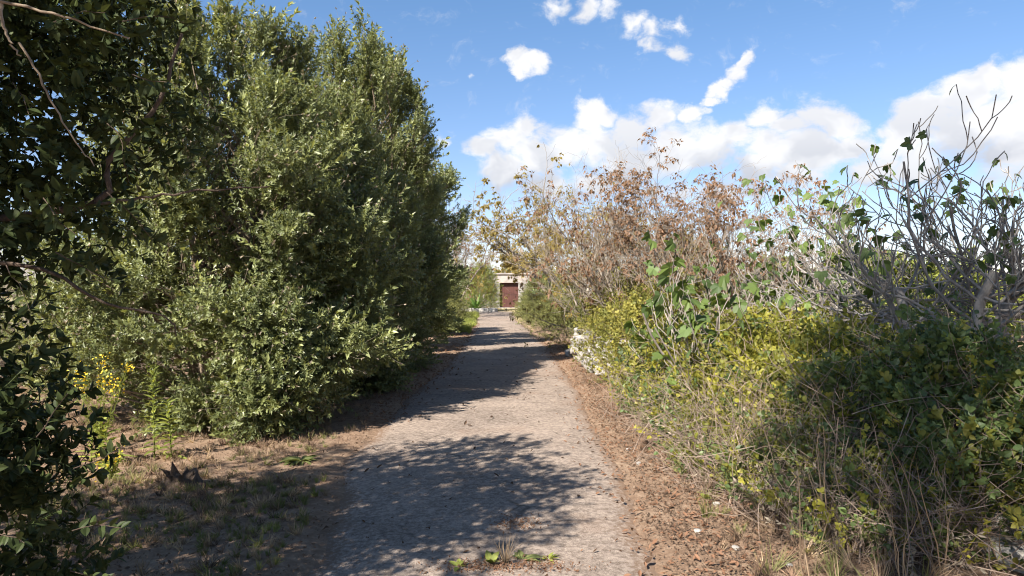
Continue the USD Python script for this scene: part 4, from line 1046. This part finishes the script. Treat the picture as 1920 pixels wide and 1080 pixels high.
far_bush("field_tree", "yellow-green round tree in the field, seen between the branches of the big fig", 13.2, 25.0, 3.0, 2.2, ["weed_leaf", "scrub_olive"], 101)
far_bush("field_tree", "second yellow-green field tree, right of the fig stems", 17.5, 27.0, 2.6, 2.4, ["weed_leaf", "scrub_olive"], 102)
far_bush("field_tree", "olive-coloured field tree behind the middle fig", 9.5, 24.0, 2.5, 2.0, ["scrub_olive", "weed_leaf"], 103)
far_bush("field_tree", "ochre field tree behind the bare twigs right of the path", 6.8, 27.0, 3.4, 2.2, ["tree_ochre_leaf", "scrub_olive"], 104)
far_bush("field_tree", "dark field tree far off at the right edge of the field", 27.0, 40.0, 2.2, 3.2, ["laurel_leaf", "scrub_olive"], 105)
far_bush("field_tree", "dark green tree behind the right end of the house", 8.5, 66.0, 5.0, 3.6, ["laurel_leaf", "laurel_leaf_olive"], 106)
far_bush("field_tree", "olive green tree behind the left end of the house", -7.5, 70.0, 5.2, 4.0, ["laurel_leaf_olive", "scrub_olive"], 107)
far_bush("field_tree", "ochre tree straight behind the house roof", 0.5, 71.0, 5.4, 3.6, ["tree_ochre_leaf", "scrub_olive"], 108)
far_bush("field_bush", "dark bush left behind the evergreen row", -9.5, 24.0, 3.2, 2.2, ["laurel_leaf", "laurel_leaf_olive"], 109, category="bush")
far_bush("field_bush", "olive bush far left in the field beyond the dry bushes", -19.0, 34.0, 3.4, 3.6, ["laurel_leaf_olive", "scrub_olive"], 110, category="bush")
hx = np.concatenate([rf.uniform(-170, 260, 260)])
far = []
pos, yd = [], []
for x in hx:
    y = rf.uniform(130, 190)
    r, h = rf.uniform(2, 5), rf.uniform(1.8, 4.6)
    k = 60
    d = unit(rf.normal(size=(k, 3)))
    d[:, 2] = np.abs(d[:, 2])
    pos.append(np.array([x, y, float(ground_z(x, y))]) + d * np.array([r, r, h]) * rf.random((k, 1)) ** 0.35)
    yd.append(d)
pos, yd = np.vstack(pos), np.vstack(yd)
ft = thing("distant_trees", "far-off line of low trees along the horizon of the plain", "trees", (0, 0, 0), kind="stuff")
instancer(ft, "crowns", [(p, LOOK[m]) for p, m in zip(FARP, ("laurel_leaf", "scrub_olive", "laurel_leaf_olive"))], pos, frames(yd, rf), rf.uniform(2.2, 4.0, len(pos)), rf.integers(0, 3, len(pos)))

# dry grey bushes seen through the gap on the left
def twig_bush(name, label, x, y, H, R, n, seed):
    rng = np.random.default_rng(seed)
    t = thing(name, label, "bush", (x, y, float(ground_z(x, y))))
    d = unit(rng.normal(size=(n, 3)) * np.array([1, 1, 0.7]) + np.array([0, 0, 0.7]))
    d[:, 2] = np.abs(d[:, 2])
    lv = grow(rng, rng.normal(size=(n, 3)) * np.array([0.35 * R, 0.35 * R, 0.0]), d, H * rng.uniform(0.7, 1.1, n), np.full(n, 0.012), [dict(wob=0.35, up=0.1), dict(n=7, angle=35, lr=0.55, rr=0.6, t0=0.2, wob=0.4, up=0.1), dict(n=4, angle=40, lr=0.5, rr=0.7, t0=0.2, wob=0.4, up=0.05, rmin=0.003)], 5)
    part(t, "stem", tubes(*lv[0], 5), LOOK["twig_grey"])
    part(t, "twigs", join([tubes(P, Rr, 3) for P, Rr in lv[1:]]), LOOK["twig_grey"], kind="stuff")
    tips = lv[-1][0][:, -1]
    part(t, "leaves", place(leaf_simple(0.5), tips, frames(rng.normal(size=tips.shape), rng), np.full(len(tips), 0.05)), LOOK["grey_scrub"], kind="stuff")
    return t


twig_bush("dry_bush", "grey-brown dry twiggy bush in the gap behind the holm oak", -9.2, 13.0, 2.3, 1.6, 70, 121)
twig_bush("dry_bush", "dry twiggy bush at the far left, partly behind the holm oak leaves", -11.6, 14.5, 2.6, 1.8, 70, 122)
twig_bush("dry_bush", "dry twiggy bush between the nearer dry bush and the first evergreen", -8.0, 16.0, 2.4, 1.6, 60, 123)

# ------------------------------------------------------------------ weeds, flowers, stump
rw = np.random.default_rng(131)


def tall_weed(name, label, x, y, H, n, size, seed, lean=(0, 0), plume=False, matl="weed_leaf"):
    rng = np.random.default_rng(seed)
    o = np.array([x, y, float(ground_z(x, y)) - 0.01])
    t = thing(name, label, "weed", o)
    P = paths(rng, np.zeros((1, 3)), np.array([[lean[0], lean[1], 1.0]]), np.array([H]), 8, 0.12, 0.1)[0]
    part(t, "stem", tubes(P[None], np.linspace(0.007, 0.003, 8)[None], 5), LOOK["weed_leaf"])
    tm = leaf_fine(0.3, 0.04, 0.3)
    for k in range(n):
        f = (0.06 + 0.93 * k / n) * 6.99
        i = int(f)
        q = P[i] * (1 - f + i) + P[i + 1] * (f - i)
        a = k * 2.4 + rng.normal() * 0.3
        up = 0.15 + 0.85 * k / n
        y3 = unit(np.array([math.cos(a), math.sin(a), up]))
        part(t, "leaf", place(tm, q[None], frames(y3[None], rng, np.array([0, 0, 1.0]), 0.15), np.array([size * 1.3 * (1.15 - 0.55 * k / n) * rng.uniform(0.8, 1.15)])), LOOK[matl])
    if plume:
        m = 70
        q = P[-1] + np.column_stack([rng.normal(size=m) * 0.035, rng.normal(size=m) * 0.035, rng.uniform(-0.28, 0.08, m)])
        part(t, "flower_head", place(leaf_simple(0.3), q, frames(rng.normal(size=(m, 3)) + np.array([0, 0, 1.2]), rng), np.full(m, 0.04)), LOOK["weed_leaf"])
    return t


tall_weed("tall_weed", "tallest leafy weed with a fluffy top at the foot of the first evergreen", -3.72, 7.1, 0.95, 46, 0.12, 141, plume=True)
tall_weed("tall_weed", "bright green leafy weed just right of the tallest one", -3.52, 7.05, 0.64, 40, 0.11, 142)
tall_weed("tall_weed", "leaning weed with broad pale leaves between the yellow flowers and the tallest weed", -3.98, 6.8, 0.5, 26, 0.15, 143, lean=(-0.22, 0))
tall_weed("tall_weed", "short pale-leaved weed under the yellow flowers", -4.2, 6.8, 0.42, 24, 0.13, 144, lean=(0.1, 0))


def flowering(name, label, x, y, H, spread, stems, blooms, seed):
    rng = np.random.default_rng(seed)
    o = np.array([x, y, float(ground_z(x, y))])
    t = thing(name, label, "flowers", o)
    d = np.column_stack([rng.normal(size=stems) * spread, rng.normal(size=stems) * spread * 0.6, np.ones(stems)])
    P = paths(rng, np.zeros((stems, 3)), d, rng.uniform(0.75, 1.1, stems) * H, 6, 0.2, 0.1)
    part(t, "stem", tubes(P, np.linspace(0.004, 0.002, 6)[None].repeat(stems, 0), 4), LOOK["weed_leaf"])
    k = rng.integers(0, stems, stems * 16)
    f = rng.uniform(0.5, 4.9, stems * 16)
    i = f.astype(int)
    q = P[k, i] * (1 - f + i)[:, None] + P[k, i + 1] * (f - i)[:, None]
    part(t, "leaves", place(leaf_simple(0.25), q, frames(rng.normal(size=q.shape) + np.array([0, 0, 0.4]), rng), rng.uniform(0.04, 0.09, len(q))), LOOK["weed_leaf"], kind="stuff")
    n = stems * blooms
    q = np.repeat(P[:, -1], blooms, 0) + rng.normal(size=(n, 3)) * np.array([0.035, 0.035, 0.04])
    part(t, "blooms", place(leaf_round(0.95), q, frames(rng.normal(size=(n, 3)) + np.array([0, 0, 0.3]), rng), rng.uniform(0.014, 0.026, n)), LOOK["flower_yellow"], kind="stuff")
    return t


flowering("yellow_flowers", "tall clump of yellow flowers beside the holm oak leaves on the left", -4.4, 7.3, 0.92, 0.2, 18, 12, 151)
flowering("yellow_flowers", "small low clump of yellow flowers in the dry grass on the left", -3.72, 6.35, 0.2, 0.5, 8, 8, 152)

rt = np.random.default_rng(161)
stump = thing("tree_stump", "dark splintered stump of dead wood at the shadow's edge on the left", "stump", (-2.95, 6.1, float(ground_z(-2.95, 6.1))))
ang = np.linspace(0, 6.283, 15)[:-1]
zz = np.array([-0.05, 0.04, 0.08, 0.12])
rr = np.array([0.19, 0.14, 0.115, 0.1])
V = np.array([[math.cos(a) * r * (1 + 0.35 * math.sin(3 * a + 1) + rt.normal() * 0.12), math.sin(a) * r * (1 + 0.3 * math.cos(2 * a) + rt.normal() * 0.12), z + (rt.normal() * 0.045 if i == 3 else 0)] for i, (z, r) in enumerate(zip(zz, rr)) for a in ang])
V = np.vstack([V, [[0, 0, 0.09]]])
F = []
for i in range(3):
    for j in range(14):
        a, b, c, d = i * 14 + j, i * 14 + (j + 1) % 14, (i + 1) * 14 + (j + 1) % 14, (i + 1) * 14 + j
        F += [[a, b, c], [a, c, d]]
F += [[42 + j, 42 + (j + 1) % 14, 56] for j in range(14)]
part(stump, "wood", (V, np.array(F)), LOOK["dark_wood"])
for k in range(9):
    a = rt.random() * 6.28
    P = paths(rt, np.array([[math.cos(a) * 0.09, math.sin(a) * 0.09, 0.09]]), np.array([[math.cos(a) * 0.7, math.sin(a) * 0.7, 1.0]]), np.array([rt.uniform(0.05, 0.14)]), 5, 0.4)
    part(stump, "splinter", tubes(P, np.linspace(0.022, 0.003, 5)[None], 5), LOOK["dark_wood"])

# low ferny weed by the edge of the path on the left, weeds at the crack in front
def rosette(name, label, x, y, n, size, mat, seed, up=0.5, w=0.3, z=None):
    rng = np.random.default_rng(seed)
    o = np.array([x, y, float(ground_z(x, y)) if z is None else z])
    t = thing(name, label, "weed", o)
    tm = leaf_fine(w, 0.05, 0.35)
    for k in range(n):
        a = rng.random() * 6.283
        y3 = unit(np.array([math.cos(a), math.sin(a), up * rng.uniform(0.4, 1.6)]))
        part(t, "leaf", place(tm, (y3 * np.array([1, 1, 0]) * 0.01)[None], frames(y3[None], rng, np.array([0, 0, 1.0]), 0.2), np.array([size * rng.uniform(0.6, 1.15)])), LOOK[mat])
    return t


rosette("low_weed", "flat fresh green weed on the sunlit dirt left of the path", -2.15, 6.95, 36, 0.2, "grass_green", 171, up=0.35, w=0.22)
rosette("low_weed", "small green weed at the crack in the path in front, left of the straw tuft", -0.34, 4.36, 9, 0.07, "weed_leaf", 172, z=0.02, w=0.5)
rosette("low_weed", "upright two-leaved green weed beside the straw tuft in front", -0.14, 4.42, 7, 0.09, "weed_leaf", 173, up=1.6, z=0.02, w=0.5)
rosette("low_weed", "spreading green weed right behind the straw tuft in front", 0.07, 4.46, 11, 0.11, "grass_green", 174, up=0.4, z=0.02, w=0.35)
rosette("low_weed", "little pale weed on the path right of the straw tuft", 0.24, 4.48, 9, 0.07, "weed_leaf", 175, up=0.5, z=0.02, w=0.35)
rosette("low_weed", "bright green seedling at the foot of the dry scrub on the right verge", 1.62, 5.75, 8, 0.09, "weed_leaf", 176, up=0.8, w=0.5)


def blades(rng, n, h, w, spread, droop=0.3):
    """Grass blades of a tuft: each a folded, bending strip."""
    a = rng.random(n) * 6.283
    d = np.column_stack([np.cos(a) * spread * rng.random(n), np.sin(a) * spread * rng.random(n), np.ones(n)])
    P = paths(rng, np.column_stack([np.cos(a), np.sin(a), a * 0]) * 0.03 * rng.random((n, 1)), d, h * rng.uniform(0.5, 1.1, n), 5, 0.2, -droop)
    s = unit(np.cross(d, rng.normal(size=d.shape)))
    ww = w * np.array([1, 0.9, 0.7, 0.45, 0.05])
    A, B = P - s[:, None] * ww[:, None], P + s[:, None] * ww[:, None]
    v = np.stack([A, B], 2).reshape(-1, 3)
    f = np.array([[2 * i, 2 * i + 1, 2 * i + 3] for i in range(4)] + [[2 * i, 2 * i + 3, 2 * i + 2] for i in range(4)])
    return v, (f[None] + (np.arange(n) * 10)[:, None, None]).reshape(-1, 3)


rg = np.random.default_rng(181)
tuft = thing("grass_tuft", "straw-coloured dry grass tuft growing from the crack in the path in front", "grass tuft", (-0.04, 4.42, 0.02))
for k in range(44):
    part(tuft, "blade", blades(rg, 1, 0.2, 0.0022, 0.75, 0.15), LOOK["straw"])

TUFT_DRY = [blades(rg, 22, 0.3, 0.003, 0.6) for _ in range(3)]
TUFT_LOW = [blades(rg, 26, 0.1, 0.0025, 1.3) for _ in range(3)]
TUFT_GREEN = [blades(rg, 30, 0.16, 0.004, 0.7) for _ in range(3)]
STRAW_TALL = [blades(rg, 7, 0.7, 0.0032, 0.35, 0.25) for _ in range(3)]


def strew(name, label, category, protos, mats, x, y, scale, seed, upright=0.25, dz=0.0):
    rng = np.random.default_rng(seed)
    n = len(x)
    z = ground_z(x, y) + dz
    t = thing(name, label, category, (0, 0, 0), kind="stuff")
    zz = unit(np.column_stack([rng.normal(size=n) * upright, rng.normal(size=n) * upright, np.ones(n)]))
    a = rng.random(n) * 6.283
    xx = unit(np.cross(np.column_stack([np.cos(a), np.sin(a), a * 0]), zz))
    rot = np.stack([xx, np.cross(zz, xx), zz], -1)
    instancer(t, "tufts", [(p, LOOK[m]) for p, m in zip(protos, mats)], np.column_stack([x, y, z]), rot, rng.uniform(0.6, 1.2, n) * scale, rng.integers(0, len(protos), n))
    return t


def scatter(rng, n, x0, x1, y0, y1, dens=None, yp=1.0):
    x, y = rng.uniform(x0, x1, n), y0 + (y1 - y0) * rng.random(n) ** yp
    if dens is not None:
        k = rng.random(n) < dens(x, y)
        x, y = x[k], y[k]
    return x, y


def right_of(x, y):
    return x - edge_r(y)


def left_of(x, y):
    return edge_l(y) - x


# dry grass, left ground
x, y = scatter(rg, 7000, -9, -1.5, 3.2, 14, lambda x, y: (left_of(x, y) > 0.05) * (0.35 + 0.65 * (noise2(x, y, 1.2, 31) > 0)) * smooth01(0.0, 0.8, left_of(x, y)))
strew("dry_grass", "flattened dry straw grass over the sunlit dirt left of the path", "grass", TUFT_LOW * 2, ["straw", "straw", "litter_fine", "straw", "litter_fine", "scrub_olive"], x, y, 1.0, 191, 0.6)
x, y = scatter(rg, 1300, -5.5, -1.5, 3.4, 6.3, lambda x, y: (left_of(x, y) > 0.12) * (noise2(x, y, 1.4, 33) > -0.06))
strew("green_grass", "short green grass in the shade left of the path", "grass", TUFT_GREEN, ["grass_green", "scrub_olive", "straw"], x, y, 0.5, 192, 0.4)
# right verge
x, y = scatter(rg, 1100, 1.0, 2.6, 3.6, 20, lambda x, y: smooth01(0.25, 0.75, right_of(x, y)) * 0.8, 1.4)
strew("dry_grass", "thin straw grass along the right verge under the brambles", "grass", TUFT_DRY + TUFT_LOW * 2, ["straw", "litter_fine", "scrub_olive", "straw", "litter_fine", "straw", "straw", "litter_fine", "scrub_olive"], x, y, 0.9, 193, 0.45)
x, y = scatter(rg, 110, 1.55, 3.2, 3.7, 17, lambda x, y: smooth01(0.5, 0.8, right_of(x, y)))
strew("straw_stalks", "tall pale straw stalks standing out of the brambles on the right", "grass", STRAW_TALL, ["straw", "straw", "straw"], x, y, 1.2, 194, 0.35)
x, y = scatter(rg, 1500, -3.8, -1.5, 27, 47, lambda x, y: (left_of(x, y) > 0.0) * (left_of(x, y) < 1.3))
strew("green_grass", "bright green grass on the left edge of the path near its far end", "grass", TUFT_GREEN, ["weed_leaf", "scrub_olive", "weed_leaf"], x, y, 1.7, 195, 0.3)
x, y = scatter(rg, 3500, 4, 40, 9, 60, lambda x, y: 0.75 + 0 * x, 1.3)
strew("field_grass", "dry pale grass of the field behind the figs", "grass", TUFT_DRY, ["straw", "scrub_olive", "straw"], x, y, 1.8, 196, 0.4)

# fallen leaves and crumbs
LF = [leaf_simple(0.5, 0.2, 0.3), leaf_simple(0.42, -0.15, 0.4), leaf_fine(0.5, 0.18, -0.35, 0.05)]


def litter(name, label, x, y, size, mat, seed, dz=0.012, tilt=0.35):
    rng = np.random.default_rng(seed)
    n = len(x)
    inside = np.minimum(x - edge_l(y), edge_r(y) - x) > 0
    z = np.where(inside, np.maximum(ground_z(x, y), 0.02), ground_z(x, y)) + dz * rng.random(n) + 0.004
    t = thing(name, label, "fallen leaves", (0, 0, 0), kind="stuff")
    a = rng.random(n) * 6.283
    yv = np.column_stack([np.cos(a), np.sin(a), rng.normal(size=n) * tilt])
    k = rng.integers(0, 3, n)
    rot = frames(yv, rng, np.array([0, 0, 1.0]), tilt)
    sc = size * rng.uniform(0.5, 1.3, n)
    pos = np.column_stack([x, y, z])
    part(t, "leaves", join([place(LF[i], pos[k == i], rot[k == i], sc[k == i]) for i in range(3)]), LOOK[mat], kind="stuff")
    return t


x, y = scatter(rg, 22000, 0.6, 2.6, 3.4, 22, lambda x, y: np.exp(-((right_of(x, y) - 0.35) / 0.42) ** 2) * (0.55 + 0.9 * noise2(x, y, 1.0, 41)), 1.3)
litter("fallen_leaves", "reddish-brown fallen leaves along the right edge of the path", x, y, 0.045, "litter_leaf", 201)
x, y = scatter(rg, 42000, 0.7, 2.6, 3.2, 15, lambda x, y: smooth01(-0.12, 0.25, right_of(x, y)) * (0.6 + 1.5 * noise2(x, y, 1.6, 42)), 1.5)
litter("leaf_crumbs", "fine brown leaf crumbs and needles covering the right verge", x, y, 0.026, "litter_fine", 202, dz=0.02, tilt=0.6)
x, y = scatter(rg, 26000, -7, -1.3, 3.4, 12, lambda x, y: smooth01(-0.2, 0.2, left_of(x, y)) * (0.5 + 0.9 * noise2(x, y, 1.5, 43)), 1.2)
litter("leaf_crumbs", "brown crumbs of dry leaves over the dirt left of the path", x, y, 0.026, "litter_fine", 203, dz=0.02, tilt=0.6)
x, y = scatter(rg, 9000, -3.2, -1.1, 9, 34, lambda x, y: np.exp(-((left_of(x, y) - 0.1) / 0.32) ** 2) * 0.8)
litter("fallen_leaves", "dark fallen leaves under the evergreen row at the left edge of the path", x, y, 0.055, "litter_leaf", 204)
x, y = scatter(rg, 6000, -2.0, 1.2, 4.0, 45, lambda x, y: (left_of(x, y) < 0) * (right_of(x, y) < 0) * (0.1 + 0.75 * smooth01(0.08, 0.3, noise2(x, y, 0.9, 45)) + 0.35 * np.exp(-((right_of(x, y)) / 0.25) ** 2)), 1.1)
litter("fallen_leaves", "single brown leaves strewn thinly over the grey path", x, y, 0.05, "litter_leaf", 205)
x, y = scatter(rg, 9000, -0.95, 0.95, 4.1, 4.62, lambda x, y: np.exp(-((x + 0.05) / 0.36) ** 2 - ((y - 4.36) / 0.09) ** 2 + 0.0) * (0.9 + 1.2 * noise2(x, y, 5, 46)))
x2, y2 = scatter(rg, 2600, -0.3, 0.3, 4.9, 5.5, lambda x, y: np.exp(-((x - 0.02) / 0.14) ** 2 - ((y - 5.15) / 0.12) ** 2))
litter("leaf_crumbs", "rusty crumbs gathered in the crack of the path in front", np.r_[x, x2], np.r_[y, y2], 0.02, "litter_leaf", 206, tilt=0.8)

# small stones on the verges
rn = np.random.default_rng(211)
PEB = [rough_block(rn, (1.2, 0.9, 0.6), 0.08, 2) for _ in range(3)]
x, y = scatter(rn, 150, 1.15, 2.2, 3.9, 8, lambda x, y: right_of(x, y) > 0.1)
for k in range(min(9, len(x))):
    s = rn.uniform(0.03, 0.055)
    p = top("pebble", moved((PEB[k % 3][0] * s, PEB[k % 3][1]), (x[k], y[k], float(ground_z(x[k], y[k])) + 0.15 * s), Rotation.from_euler("z", rn.random() * 6.28).as_matrix()), LOOK["limestone"], "small pale stone lying in the brown litter of the right verge", "stone", "small stones on the right verge", smooth=40)
